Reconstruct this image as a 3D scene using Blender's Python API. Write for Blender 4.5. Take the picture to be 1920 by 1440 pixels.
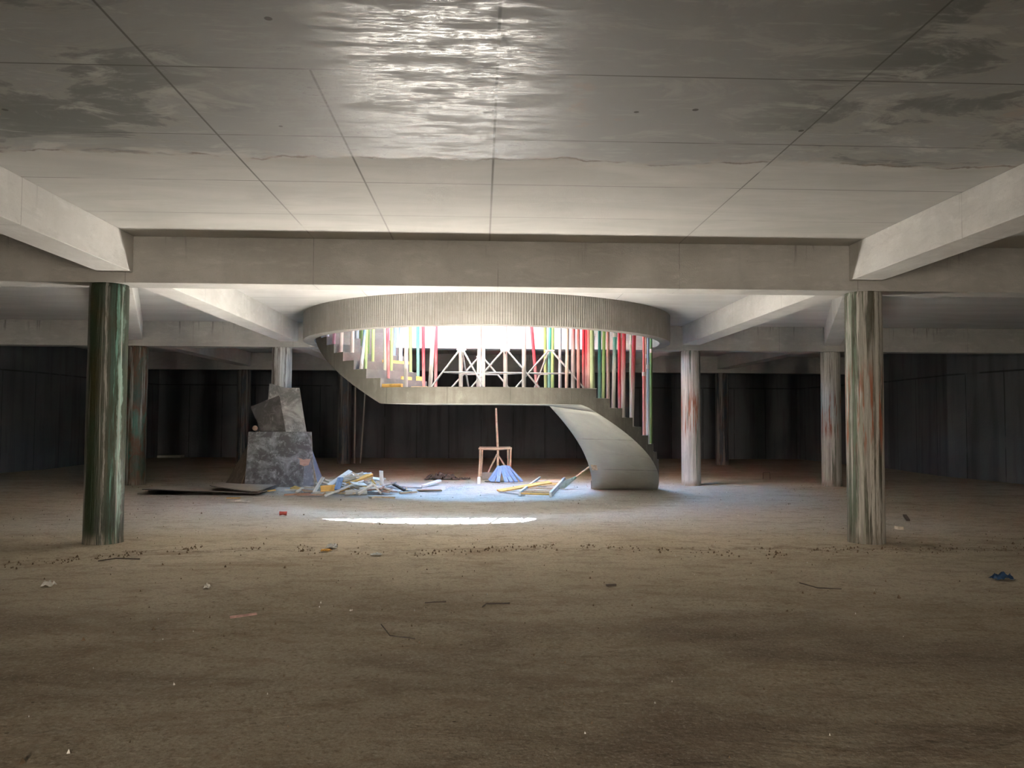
import bpy, bmesh, math, random
from mathutils import Vector, Matrix
for o in list(bpy.data.objects): bpy.data.objects.remove(o)
SC = bpy.context.scene
COL = SC.collection
PI = math.pi
FILL_GAP = .5                                            # half width of the gap added behind the camera for fill light
# ------------------------------------------------------------------ camera
F_PX, PITCH, ROLL, YAW = 1497.15, .0446, .0050, .0380
cam_d = bpy.data.cameras.new('camera'); cam = bpy.data.objects.new('camera', cam_d); COL.objects.link(cam)
cam_d.sensor_width = 36; cam_d.lens = F_PX/1920*36; cam_d.clip_start = .05; cam_d.clip_end = 300
_r = Vector((math.cos(YAW), -math.sin(YAW), 0)); _h = Vector((math.sin(YAW), math.cos(YAW), 0))
_f = _h*math.cos(PITCH) + Vector((0, 0, math.sin(PITCH))); _u = _r.cross(_f)
_rr = _r*math.cos(ROLL) + _u*math.sin(ROLL); _uu = _u*math.cos(ROLL) - _r*math.sin(ROLL)
cam.matrix_world = Matrix(((_rr.x, _uu.x, -_f.x, 0), (_rr.y, _uu.y, -_f.y, 0), (_rr.z, _uu.z, -_f.z, 1.5), (0, 0, 0, 1)))
SC.camera = cam
# ------------------------------------------------------------------ sky, sun, exposure
SUN_K = (.17, .70)                                   # sun lies beyond the stairwell, high up
SUN_DIR = Vector((SUN_K[0], SUN_K[1], 1)).normalized()
wd = bpy.data.worlds.new('sky'); SC.world = wd; wd.use_nodes = True
wn = wd.node_tree.nodes; wl = wd.node_tree.links
sky = wn.new('ShaderNodeTexSky'); sky.sky_type = 'NISHITA'; sky.sun_disc = False
sky.sun_elevation = math.asin(SUN_DIR.z); sky.sun_rotation = math.atan2(SUN_DIR.x, SUN_DIR.y)
sky.altitude = 200; sky.air_density = 1.4; sky.dust_density = .6; sky.ozone_density = 4.0
wn['Background'].inputs['Strength'].default_value = SKY_STRENGTH = .42
_tint = wn.new('ShaderNodeMix'); _tint.data_type = 'RGBA'; _tint.blend_type = 'MULTIPLY'; _tint.inputs[0].default_value = 1
wl.new(sky.outputs[0], _tint.inputs[6]); _tint.inputs[7].default_value = (.62, .97, 1.04, 1); wl.new(_tint.outputs[2], wn['Background'].inputs['Color'])
sd = bpy.data.lights.new('sun', 'SUN'); sd.energy = 95; sd.angle = math.radians(.6); sd.color = (1, .99, .97)
sun = bpy.data.objects.new('sun', sd); COL.objects.link(sun)
sun.rotation_euler = SUN_DIR.to_track_quat('Z', 'Y').to_euler()
sun.location = (2, 20, 14)
SC.view_settings.view_transform = 'Standard'; SC.view_settings.look = 'None'
SC.view_settings.gamma = 1; SC.view_settings.use_curve_mapping = False
SC.view_settings.exposure = 4.18
cy = SC.cycles
cy.use_denoising = True
try: cy.denoiser = 'OPENIMAGEDENOISE'; cy.denoising_input_passes = 'RGB_ALBEDO_NORMAL'; cy.denoising_prefilter = 'ACCURATE'
except Exception: pass
cy.max_bounces = 7; cy.diffuse_bounces = 6; cy.glossy_bounces = 3; cy.transmission_bounces = 2
cy.caustics_reflective = False; cy.caustics_refractive = False
cy.sample_clamp_indirect = 0; cy.blur_glossy = 1.0
cy.use_guiding = True; cy.use_surface_guiding = True; cy.guiding_training_samples = 64
cy.use_adaptive_sampling = False
# ------------------------------------------------------------------ node helper
class NT:
    def __init__(s, name):
        s.m = bpy.data.materials.new(name); s.m.use_nodes = True; s.t = s.m.node_tree
        s.n = s.t.nodes; s.l = s.t.links; s.b = s.n['Principled BSDF']
    def put(s, sock, v):
        if isinstance(v, bpy.types.NodeSocket): s.l.new(v, sock)
        elif isinstance(v, (tuple, list)) and sock.type == 'RGBA' and len(v) == 3: sock.default_value = (*v, 1)
        else: sock.default_value = v
    def obj(s): return s.n.new('ShaderNodeTexCoord').outputs['Object']
    def pos(s): return s.n.new('ShaderNodeNewGeometry').outputs['Position']
    def nrm(s): return s.n.new('ShaderNodeNewGeometry').outputs['Normal']
    def sep(s, v):
        q = s.n.new('ShaderNodeSeparateXYZ'); s.put(q.inputs[0], v); return q.outputs[0], q.outputs[1], q.outputs[2]
    def comb(s, x, y, z):
        q = s.n.new('ShaderNodeCombineXYZ'); s.put(q.inputs[0], x); s.put(q.inputs[1], y); s.put(q.inputs[2], z); return q.outputs[0]
    def map(s, v, sc=(1, 1, 1), loc=(0, 0, 0), rot=(0, 0, 0)):
        q = s.n.new('ShaderNodeMapping'); s.put(q.inputs[0], v); q.inputs['Scale'].default_value = sc
        q.inputs['Location'].default_value = loc; q.inputs['Rotation'].default_value = rot; return q.outputs[0]
    def noise(s, v, sc=1, det=4, ro=.55, dist=0):
        q = s.n.new('ShaderNodeTexNoise'); s.put(q.inputs['Vector'], v); q.inputs['Scale'].default_value = sc
        q.inputs['Detail'].default_value = det; q.inputs['Roughness'].default_value = ro; q.inputs['Distortion'].default_value = dist
        return q.outputs['Fac']
    def vor(s, v, sc=1, feat='F1', out='Distance', rnd=1):
        q = s.n.new('ShaderNodeTexVoronoi'); q.feature = feat; s.put(q.inputs['Vector'], v); q.inputs['Scale'].default_value = sc
        q.inputs['Randomness'].default_value = rnd; return q.outputs[out]
    def math(s, op, a, b=0, c=0):
        q = s.n.new('ShaderNodeMath'); q.operation = op
        for i, x in enumerate((a, b, c)): s.put(q.inputs[i], x)
        return q.outputs[0]
    def ramp(s, f, stops, mode='LINEAR'):
        q = s.n.new('ShaderNodeValToRGB'); s.put(q.inputs[0], f); cr = q.color_ramp; cr.interpolation = mode
        while len(cr.elements) < len(stops): cr.elements.new(.5)
        for e, (p, c) in zip(cr.elements, stops):
            e.position = p; e.color = (c, c, c, 1) if isinstance(c, (int, float)) else (*c, 1)
        return q.outputs[0]
    def step(s, v, a, b):
        q = s.n.new('ShaderNodeMapRange'); q.interpolation_type = 'SMOOTHSTEP'; s.put(q.inputs[0], v)
        s.put(q.inputs[1], a); s.put(q.inputs[2], b); return q.outputs[0]
    def mix(s, f, a, b, mode='MIX'):
        q = s.n.new('ShaderNodeMix'); q.data_type = 'RGBA'; q.blend_type = mode
        s.put(q.inputs[0], f); s.put(q.inputs[6], a); s.put(q.inputs[7], b); return q.outputs[2]
    def fmix(s, f, a, b):
        q = s.n.new('ShaderNodeMix'); s.put(q.inputs[0], f); s.put(q.inputs[2], a); s.put(q.inputs[3], b); return q.outputs[0]
    def mul(s, a, b): return s.math('MULTIPLY', a, b)
    def add(s, a, b): return s.math('ADD', a, b)
    def mx(s, a, b): return s.math('MAXIMUM', a, b)
    def line(s, c, p, w):                               # 1 on a thin line where coordinate c is near p
        d = s.math('ABSOLUTE', s.math('SUBTRACT', c, p)); return s.math('SUBTRACT', 1, s.step(d, w*.3, w))
    def lines(s, c, p, per, w):
        fr = s.math('FRACT', s.add(s.math('DIVIDE', s.math('SUBTRACT', c, p), per), .5))
        d = s.mul(s.math('ABSOLUTE', s.math('SUBTRACT', fr, .5)), per); return s.math('SUBTRACT', 1, s.step(d, w*.3, w))
    def bump(s, h, dist=.01, st=.5, prev=None):
        q = s.n.new('ShaderNodeBump'); s.put(q.inputs['Height'], h); q.inputs['Distance'].default_value = dist; q.inputs['Strength'].default_value = st
        if prev is not None: s.l.new(prev, q.inputs['Normal'])
        return q.outputs[0]
    def done(s, col, ro=.8, nor=None, spec=.4, metal=0):
        s.put(s.b.inputs['Base Color'], col); s.put(s.b.inputs['Roughness'], ro)
        s.b.inputs['Specular IOR Level'].default_value = spec; s.b.inputs['Metallic'].default_value = metal
        if nor is not None: s.l.new(nor, s.b.inputs['Normal'])
        return s.m
# ------------------------------------------------------------------ object helpers
def link(name, bm, mat, parent=None, smooth=False, loc=None, rot=None, mw=None):
    me = bpy.data.meshes.new(name); bmesh.ops.recalc_face_normals(bm, faces=bm.faces); bm.to_mesh(me); bm.free()
    if smooth:
        for p in me.polygons: p.use_smooth = True
        if smooth != True: me.set_sharp_from_angle(angle=math.radians(smooth))
    me.materials.append(mat)
    o = bpy.data.objects.new(name, me); COL.objects.link(o)
    if parent is not None: o.parent = parent
    if mw is not None: o.matrix_local = mw
    if loc is not None: o.location = loc
    if rot is not None: o.rotation_euler = rot
    return o
def tag(o, label, cat, group=None, kind=None):
    o['label'] = label; o['category'] = cat
    if group: o['group'] = group
    if kind: o['kind'] = kind
    return o
def struct(o): o['kind'] = 'structure'; return o
def empty(name, label, cat, loc=(0, 0, 0), rz=0, group=None):
    o = bpy.data.objects.new(name, None); COL.objects.link(o); o.location = loc; o.rotation_euler = (0, 0, rz); o.empty_display_size = .1
    return tag(o, label, cat, group)
def bevel(o, w=.006, seg=2):
    m = o.modifiers.new('bevel', 'BEVEL'); m.width = w; m.segments = seg; m.limit_method = 'ANGLE'; return o
def box(bm, x0, x1, y0, y1, z0, z1):
    v = [bm.verts.new((x, y, z)) for z in (z0, z1) for x, y in ((x0, y0), (x1, y0), (x1, y1), (x0, y1))]
    for f in ((0, 3, 2, 1), (4, 5, 6, 7), (0, 1, 5, 4), (1, 2, 6, 5), (2, 3, 7, 6), (3, 0, 4, 7)): bm.faces.new([v[i] for i in f])
    return bm
def nbox(*a): return box(bmesh.new(), *a)
def prism(bm, pts, z0, z1):
    lo = [bm.verts.new((x, y, z0)) for x, y in pts]; hi = [bm.verts.new((x, y, z1)) for x, y in pts]; n = len(pts)
    bm.faces.new(lo[::-1]); bm.faces.new(hi)
    for i in range(n): bm.faces.new((lo[i], lo[(i+1) % n], hi[(i+1) % n], hi[i]))
    return bm
def tube(bm, pts, r, n=10, r2=None, cap=True):
    pts = [Vector(p) for p in pts]; rings = []
    ref = Vector((0, 0, 1)) if abs((pts[-1]-pts[0]).normalized().z) < .9 else Vector((1, 0, 0))
    for i, p in enumerate(pts):
        d = (pts[min(i+1, len(pts)-1)]-pts[max(i-1, 0)]).normalized()
        a = d.cross(ref).normalized(); b = d.cross(a).normalized()
        rr = r[i] if isinstance(r, (list, tuple)) else (r if r2 is None else r+(r2-r)*i/(len(pts)-1))
        rings.append([bm.verts.new(p+(a*math.cos(2*PI*k/n)+b*math.sin(2*PI*k/n))*rr) for k in range(n)])
    for q, w in zip(rings, rings[1:]):
        for k in range(n): bm.faces.new((q[k], q[(k+1) % n], w[(k+1) % n], w[k]))
    if cap: bm.faces.new(rings[0][::-1]); bm.faces.new(rings[-1])
    return bm
def seg_matrix(p0, p1, roll=0):
    p0, p1 = Vector(p0), Vector(p1); d = (p1-p0).normalized()
    ref = Vector((0, 0, 1)) if abs(d.z) < .95 else Vector((0, 1, 0))
    y = ref.cross(d).normalized(); z = d.cross(y)
    m = Matrix((d, y, z)).transposed().to_4x4() @ Matrix.Rotation(roll, 4, 'X'); m.translation = p0
    return m
def plank(name, p0, p1, w, t, mat, roll=0, parent=None, rag=0, seed=0):
    """a sawn board from p0 to p1 (centre line), w wide and t thick; rag roughens its two ends"""
    L = (Vector(p1)-Vector(p0)).length; rnd = random.Random(seed); bm = bmesh.new(); n = 4
    xs = [0, L*.33, L*.66, L]; rings = []
    for i, x in enumerate(xs):
        ww = w*(1+rnd.uniform(-.02, .02)); row = []
        for (sy, sz) in ((-1, -1), (1, -1), (1, 1), (-1, 1)):
            row.append(bm.verts.new((x+(rnd.uniform(-rag, rag) if i in (0, 3) else 0), sy*ww/2, sz*t/2)))
        rings.append(row)
    for a, b in zip(rings, rings[1:]):
        for k in range(4): bm.faces.new((a[k], a[(k+1) % 4], b[(k+1) % 4], b[k]))
    bm.faces.new(rings[0][::-1]); bm.faces.new(rings[-1])
    return link(name, bm, mat, parent, mw=seg_matrix(p0, p1, roll))
# ------------------------------------------------------------------ levels and grid
ROWY = (1.33, 9.90, 18.46, 27.04); HB = 3.122; HC = 3.687; HT = 4.13; HL = 3.248; BW = .2
COLX = (-4.55, 4.86); CX, CY = .13, 17.54; RING_O, RING_I = 3.94, 3.71
RI, RO = 2.28, 3.70; ZL = 2.065; RZ = ZL/12; DT = 58.3/11
# ------------------------------------------------------------------ materials: concrete
def concrete(name, base, light, dark, grain=(1, 1, 1), seams=None, streak=.0, rough=.85, seed=0, board=None):
    n = NT(name); P = n.pos(); Q = n.map(P, loc=(seed*3.1, seed*1.7, seed*.9))
    a = n.noise(Q, 1.1, 5, .6, .4); b = n.noise(n.map(Q, grain), 6, 6, .65, .2); c = n.noise(Q, 60, 3, .6)
    col = n.mix(n.step(a, .35, .7), dark, base); col = n.mix(n.mul(n.step(b, .5, .78), .55), col, light)
    col = n.mix(n.mul(n.step(b, .44, .27), .6), col, dark); col = n.mix(n.mul(n.step(c, .55, .68), .35), col, tuple(q*.72 for q in base)); w_ = n.noise(n.map(Q, (.6, .6, 1.8)), 3.2, 6, .7, 1.0); col = n.mix(n.mul(n.step(w_, .54, .60), .28), col, tuple(q*.7 for q in base))
    h = n.add(n.mul(n.noise(n.map(Q, grain), 6, 3, .65, .2), .5), n.mul(n.noise(Q, 60, 2, .6), .35))
    pits = n.step(n.vor(Q, 9, rnd=1), .055, .02); pits = n.mul(pits, n.step(n.noise(Q, 3, 2), .5, .6))
    col = n.mix(n.mul(pits, .7), col, tuple(x*.35 for x in base)); 
    if streak:
        x, y, z = n.sep(P); st = n.noise(n.comb(n.mul(x, 14), n.mul(y, 14), n.mul(z, 1.1)), 1, 5, .6)
        m = n.mul(n.step(st, .55, .68), n.mul(n.step(z, HC-.42, HC-.02), streak))
        col = n.mix(n.mul(m, n.step(n.noise(P, .9, 2), .45, .6)), col, tuple(v*.42 for v in base))
    if seams:
        x, y, z = n.sep(P); ln = None
        for ax, p0, per, w in seams:
            l = n.lines({'x': x, 'y': y, 'z': z}[ax], p0, per, w); ln = l if ln is None else n.mx(ln, l)
        ln = n.mul(ln, n.step(n.noise(Q, 2.2, 3), .32, .52))
        col = n.mix(n.mul(ln, .65), col, tuple(v*.3 for v in base))
    if board:
        x, y, z = n.sep(P); w = n.noise(n.comb(n.mul(x, board), n.mul(y, board), n.mul(z, .5)), 1, 3); col = n.mix(n.mul(n.step(w, .45, .65), .55), col, dark)
    return n.done(col, rough, n.bump(h, .012, .55))
M_BEAM = concrete('beam_concrete', (.45, .44, .42), (.56, .55, .535), (.36, .35, .33), (.5, 1, 1.6), [('x', -2.05, 2.24, .006)], streak=.8)
M_LBEAM = concrete('long_beam_concrete', (.62, .61, .59), (.72, .71, .69), (.52, .51, .49), (1.4, .5, 1.4), [('y', 4.96, 2.4, .006)], streak=.3, seed=3)
M_RING = concrete('ring_concrete', (.31, .295, .27), (.40, .385, .355), (.235, .222, .20), (2, 2, .4), seed=5)
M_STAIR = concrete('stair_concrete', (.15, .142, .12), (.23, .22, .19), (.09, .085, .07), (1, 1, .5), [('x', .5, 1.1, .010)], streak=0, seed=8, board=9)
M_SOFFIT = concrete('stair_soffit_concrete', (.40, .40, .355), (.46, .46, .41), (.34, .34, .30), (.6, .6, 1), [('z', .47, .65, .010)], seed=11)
M_UPPER = concrete('upper_concrete', (.22, .215, .205), (.26, .255, .245), (.19, .185, .175), seed=2)
M_TREAD_DIM = concrete('dimmed_tread_concrete', (.17, .168, .16), (.24, .237, .228), (.12, .118, .11), seed=4)  # tops and inner faces painted darker to hold down the sun's glare
def wall_mat():
    n = NT('wall_concrete'); P = n.pos(); x, y, z = n.sep(P); s = n.add(x, y)
    a = n.noise(P, .5, 4); st = n.noise(n.comb(n.mul(x, 3), n.mul(y, 3), n.mul(z, .25)), 1, 5, .6, .3)
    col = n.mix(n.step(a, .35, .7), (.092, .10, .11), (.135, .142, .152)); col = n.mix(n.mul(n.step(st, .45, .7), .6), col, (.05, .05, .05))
    ln = n.mx(n.lines(x, -1.26, 1.25, .02), n.mul(n.lines(y, 2.0, 1.25, .02), n.step(n.math('ABSOLUTE', x), 12, 12.4)))
    hz = n.lines(z, 2.78, 9, .03)
    ln = n.mul(n.mx(n.mul(ln, n.step(z, 2.9, 2.7)), hz), n.step(n.noise(P, 1.5, 3), .3, .5))
    hole = n.step(n.vor(n.comb(n.mul(s, 1/1.25), .5, n.mul(z, 1/.85)), 1, rnd=0), .05, .03)
    col = n.mix(n.mul(n.mx(ln, hole), .7), col, (.008, .008, .008))
    return n.done(col, .9, n.bump(n.math('SUBTRACT', n.noise(P, 20, 4), n.mul(ln, 2)), .01, .5))
M_WALL = wall_mat()
def ceiling_mat():
    n = NT('ceiling_concrete'); P = n.pos(); x, y, z = n.sep(P)
    wob = n.math('SUBTRACT', n.noise(n.comb(n.mul(x, .9), 3.3, 0), 1, 6, .62, .5), .5)
    edge = n.add(6.62, n.mul(wob, .55)); wig = n.add(y, n.mul(n.math('SUBTRACT', n.noise(P, 5, 4), .5), .12))
    old = n.math('SUBTRACT', 1, n.step(wig, n.math('SUBTRACT', edge, .05), n.add(edge, .05)))     # first pour, near the camera: smooth grey; second pour: matt cream
    # cream pour
    a = n.noise(n.map(P, (.5, 1.6, 1)), 1.3, 5, .6, .6); b = n.noise(n.map(P, (.35, 2.4, 1), (4, 2, 0)), 4, 6, .62, .3)
    cream = n.mix(n.step(a, .3, .72), (.375, .37, .35), (.45, .442, .42)); cream = n.mix(n.mul(n.step(b, .55, .75), .5), cream, (.33, .322, .30))
    # grey pour: cloudy dark pools with pale rims
    wv = n.map(P, (.55, 1.0, 1), (7, 3, 0), (0, 0, .5)); c = n.noise(wv, 1.25, 7, .64, .7); c2 = n.noise(n.map(P, (.8, 1.4, 1), (1, 9, 0), (0, 0, -.3)), 2.1, 7, .68, .6)
    side = n.step(n.math('ABSOLUTE', n.math('SUBTRACT', x, .1)), 1.4, 2.6)                    # clouds are strongest to the left and right
    grey = n.mix(n.mul(n.step(c, .57, .41), side), (.29, .292, .286), (.16, .165, .157))
    grey = n.mix(n.mul(n.mul(n.step(c2, .52, .66), n.fmix(side, .35, .8)), 1), grey, (.45, .445, .425))
    rim = n.mul(n.mul(n.step(c, .46, .49), n.step(c, .54, .505)), side); grey = n.mix(n.mul(rim, .45), grey, (.36, .35, .32))
    fs = n.noise(n.map(P, (3, 18, 1), (0, 0, 0), (0, 0, .05)), 1, 4, .6); grey = n.mix(n.mul(n.step(fs, .58, .7), .35), grey, (.42, .42, .41))
    rust = n.mul(n.step(n.noise(P, .9, 3), .62, .7), n.step(n.noise(P, 4, 5), .5, .6)); grey = n.mix(n.mul(rust, .5), grey, (.36, .28, .22))
    cream = n.mix(n.step(y, 10.0, 10.2), cream, n.mix(n.step(a, .3, .72), (.47, .465, .45), (.56, .555, .54)))      # lightened past the first beam, brightness painted in for light the bay lacks
    col = n.mix(old, cream, grey)
    # crack along the pour joint
    dj = n.math('ABSOLUTE', n.math('SUBTRACT', wig, edge)); crk = n.math('SUBTRACT', 1, n.step(dj, .006, .03)); crk = n.mul(crk, n.step(n.noise(P, 3.1, 3), .38, .55))
    col = n.mix(n.mul(crk, .75), col, (.12, .09, .07))
    halo = n.mul(n.math('SUBTRACT', 1, n.step(dj, .02, .22)), n.step(n.noise(P, 6, 5, .65), .45, .7)); col = n.mix(n.mul(halo, .5), col, (.38, .32, .27))
    # formwork panel joints
    tr = n.lines(y, 4.955, 1.197, .011); keep = n.step(n.noise(n.map(P, (.6, .6, 1)), 1.5, 3), .33, .47)
    lo = n.mx(n.line(x, -2.05, .012), n.mx(n.line(x, 2.43, .010), n.line(x, .085, .014)))
    lo = n.mx(lo, n.mul(n.line(x, -1.09, .012), n.step(y, 4.94, 4.97)))
    jn = n.mx(n.mul(tr, keep), n.mul(lo, n.step(n.noise(n.map(P, loc=(9, 1, 0)), 1.2, 3), .28, .40)))
    jn = n.mul(jn, n.fmix(n.step(y, 6.5, 8.3), .85, .5)); col = n.mix(jn, col, (.07, .065, .055))
    pit = n.mul(n.step(n.vor(P, 1.9), .05, .035), old); col = n.mix(n.mul(pit, .9), col, (.05, .045, .04))
    # smooth form-ply skin reflects where it is unbroken (middle bay)
    sk = n.mul(n.mul(old, n.step(n.math('ABSOLUTE', n.add(x, .45)), 1.35, .7)), n.step(n.noise(n.map(P, (1.2, 5, 1)), 2, 5, .65), .40, .56))
    rb = n.noise(n.map(P, (9, 60, 1)), 1, 5, .75); fk = n.noise(n.map(P, (26, 60, 1), (3, 1, 0), (0, 0, .3)), 1, 4, .75); ro = n.fmix(sk, n.fmix(old, .88, .62), n.fmix(n.mul(n.step(rb, .36, .60), n.step(fk, .35, .55)), .24, .58))
    hk = n.fmix(n.mul(n.step(y, 6.6, 6.5), n.step(n.math('ABSOLUTE', n.add(x, .45)), 1.35, .7)), .42, .05)
    h = n.add(n.mul(n.noise(n.map(P, (2, 5, 1)), 20, 3, .7), hk), n.mul(n.noise(P, 70, 2), n.fmix(n.step(y, 6.5, 6.6), .15, .5)))
    n.done(col, ro, n.bump(h, .0035, .45), .45); return n.m
M_CEIL = ceiling_mat()
def floor_mat():
    n = NT('dusty_floor'); P = n.pos(); x, y, z = n.sep(P)
    a = n.noise(n.map(P, (.5, .8, 1)), .55, 6, .6, .8); b = n.noise(n.map(P, (.6, 1.5, 1), (3, 5, 0)), 1.5, 7, .65, .6); c = n.noise(P, 22, 6, .7)
    col = n.mix(n.step(a, .32, .66), (.46, .39, .29), (.55, .485, .385))
    col = n.mix(n.mul(n.step(b, .50, .72), .7), col, (.30, .235, .165))                          # damp brown soil
    col = n.mix(n.mul(n.step(b, .42, .22), .6), col, (.62, .55, .44))                             # pale dust
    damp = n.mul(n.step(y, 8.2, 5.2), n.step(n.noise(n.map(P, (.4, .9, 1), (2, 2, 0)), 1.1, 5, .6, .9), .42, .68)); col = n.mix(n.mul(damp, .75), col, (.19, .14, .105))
    near = n.step(y, 10.5, 4.2); col = n.mix(n.mul(near, .36), col, n.mix(.75, (.20, .165, .125), col, 'MULTIPLY'))  # floor darkened towards the camera, painting in the fall-off of light
    wht = n.mul(n.step(n.math('ABSOLUTE', n.math('SUBTRACT', y, 14.8)), 4.9, 3.2), n.step(n.math('ABSOLUTE', x), 8, 5.6)); col = n.mix(n.mul(wht, .8), col, n.mix(.22, (.57, .57, .565), col))   # some cement dust, whitened more widely to paint in pale light around it
    col = n.mix(n.mul(n.step(c, .54, .68), .55), col, (.12, .09, .06)); col = n.mix(n.mul(n.step(c, .44, .30), .4), col, (.46, .40, .31))
    e = n.noise(n.map(P, (1, 1.6, 1)), 5, 6, .7, .5); col = n.mix(n.mul(n.step(e, .53, .66), .4), col, (.17, .125, .085)); col = n.mix(n.mul(n.step(e, .46, .33), .3), col, (.43, .37, .285))
    g = n.noise(P, 48, 5, .75); col = n.mix(n.mul(n.step(g, .52, .64), .45), col, (.16, .125, .09)); col = n.mix(n.mul(n.step(g, .47, .36), .35), col, (.66, .60, .50))
    m2 = n.noise(n.map(P, (.8, 1.5, 1), (11, 4, 0), (0, 0, .2)), 2.6, 6, .7, .8); col = n.mix(n.mul(n.step(m2, .52, .62), .38), col, (.24, .18, .13))
    spk = n.mul(n.step(n.vor(P, 7), .09, .05), n.step(n.noise(P, 2.3, 3), .48, .6)); col = n.mix(n.mul(spk, .8), col, (.06, .045, .03))
    # raked soil line that crosses the hall just before the first columns
    wv = n.mul(n.math('SUBTRACT', n.noise(n.comb(n.mul(x, .5), 0, 0), 1, 5, .6), .5), 1.1); ly = n.add(n.add(9.35, wv), n.mul(n.step(x, -3.4, -6.2), -1.9))
    dl = n.math('ABSOLUTE', n.math('SUBTRACT', y, ly)); soil = n.mul(n.math('SUBTRACT', 1, n.step(dl, .02, .22)), n.step(n.noise(P, 6, 6, .75), .45, .62))
    col = n.mix(n.mul(soil, .7), col, (.14, .10, .066))
    tr = n.mul(n.noise(n.map(P, (1.6, 9, 1), rot=(0, 0, .22)), 1, 6, .7, .8), n.fmix(n.step(n.noise(P, .7, 3), .45, .6), .6, 1)); col = n.mix(n.mul(n.step(tr, .55, .7), .3), col, (.15, .115, .075))
    h = n.add(n.mul(n.noise(n.map(P, (.6, 1.5, 1), (3, 5, 0)), 1.5, 5, .65, .6), 3.0), n.mul(n.noise(P, 22, 5, .72), 1.3)) 
    return n.done(col, .95, n.bump(h, .018, .6), .15)
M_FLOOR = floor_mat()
# ------------------------------------------------------------------ shell
bm = bmesh.new(); nx, ny = 60, 90; gx = [-14+28*i/nx for i in range(nx+1)]; gy = [-7+39.5*j/ny for j in range(ny+1)]
from mathutils import noise as mn
fv = [[bm.verts.new((x, y, .012*mn.noise(Vector((x*.45, y*.45, 0)))-.006*abs(mn.noise(Vector((x*1.3, y*1.3, 4))))-.006)) for x in gx] for y in gy]
for j in range(ny):
    for i in range(nx): bm.faces.new((fv[j][i], fv[j][i+1], fv[j+1][i+1], fv[j+1][i]))
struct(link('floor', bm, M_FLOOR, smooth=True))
YB = 18.26                                                   # the stairwell opening ends at the beam of the second row
def well(R, n=96, y_end=YB):
    a0 = -math.asin((y_end-CY)/R); return [(CX+R*math.cos(a0+(PI-2*a0)*i/n), CY-R*math.sin(a0+(PI-2*a0)*i/n)) for i in range(n+1)]
bm = bmesh.new(); loops = []
for z in (HC, HT):
    out = [bm.verts.new((x, y, z)) for x, y in ((-14, -7), (14, -7), (14, 32.5), (-14, 32.5))]
    inn = [bm.verts.new((x, y, z)) for x, y in well(RING_I+.1)]
    es = [bm.edges.new((out[i], out[(i+1) % 4])) for i in range(4)]+[bm.edges.new((inn[i], inn[(i+1) % len(inn)])) for i in range(len(inn))]
    bmesh.ops.triangle_fill(bm, use_beauty=True, use_dissolve=False, edges=es); loops.append((out, inn))
for k in (0, 1):
    a, b = loops[0][k], loops[1][k]
    for i in range(len(a)): bm.faces.new((a[i], a[(i+1) % len(a)], b[(i+1) % len(a)], b[i]))
struct(link('ceiling', bm, M_CEIL))
def wall(name, pts, th=.3):
    bm = bmesh.new(); off = [Vector((p[0], p[1])) for p in pts]; out = []
    for i, p in enumerate(off):
        d = (off[min(i+1, len(off)-1)]-off[max(i-1, 0)]).normalized(); out.append(p+Vector((-d.y, d.x))*th)
    prism(bm, [tuple(p) for p in off]+[tuple(p) for p in out[::-1]], -.03, HC+.02); return struct(link(name, bm, M_WALL))
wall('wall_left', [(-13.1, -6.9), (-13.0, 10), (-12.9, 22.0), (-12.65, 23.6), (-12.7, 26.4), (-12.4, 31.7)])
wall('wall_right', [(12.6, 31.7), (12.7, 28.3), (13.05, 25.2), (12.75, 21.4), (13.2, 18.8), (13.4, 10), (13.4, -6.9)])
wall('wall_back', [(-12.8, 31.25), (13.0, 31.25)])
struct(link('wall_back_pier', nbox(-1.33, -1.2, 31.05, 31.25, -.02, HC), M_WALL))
# wall behind the camera, with an added gap that lets fill light in
bm = nbox(-13, -FILL_GAP, -6.9, -6.6, -.02, HC); box(bm, FILL_GAP, 13.3, -6.9, -6.6, -.02, HC); box(bm, -FILL_GAP, FILL_GAP, -6.9, -6.6, 2.9, HC)
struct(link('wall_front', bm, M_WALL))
# unseen added bank that bounces warm sunlight in through the gap
def fill_bank():
    n = NT('warm_fill_bank'); P = n.pos(); return n.done(n.mix(n.step(n.noise(P, 1.5, 5), .4, .6), (.34, .29, .235), (.44, .385, .32)), .95, n.bump(n.noise(P, 3, 5), .05, .5), .1)
struct(link('wall_fill_bank', prism(bmesh.new(), [(-9, -14.5), (9, -14.5), (9, -12.9), (-9, -12.9)], -.1, 6), fill_bank()))
struct(link('floor_fill_apron', nbox(-9, 9, -12.9, -7.0, -.2, -.03), M_FLOOR))  # unseen ground added outside the fill gap
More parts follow.
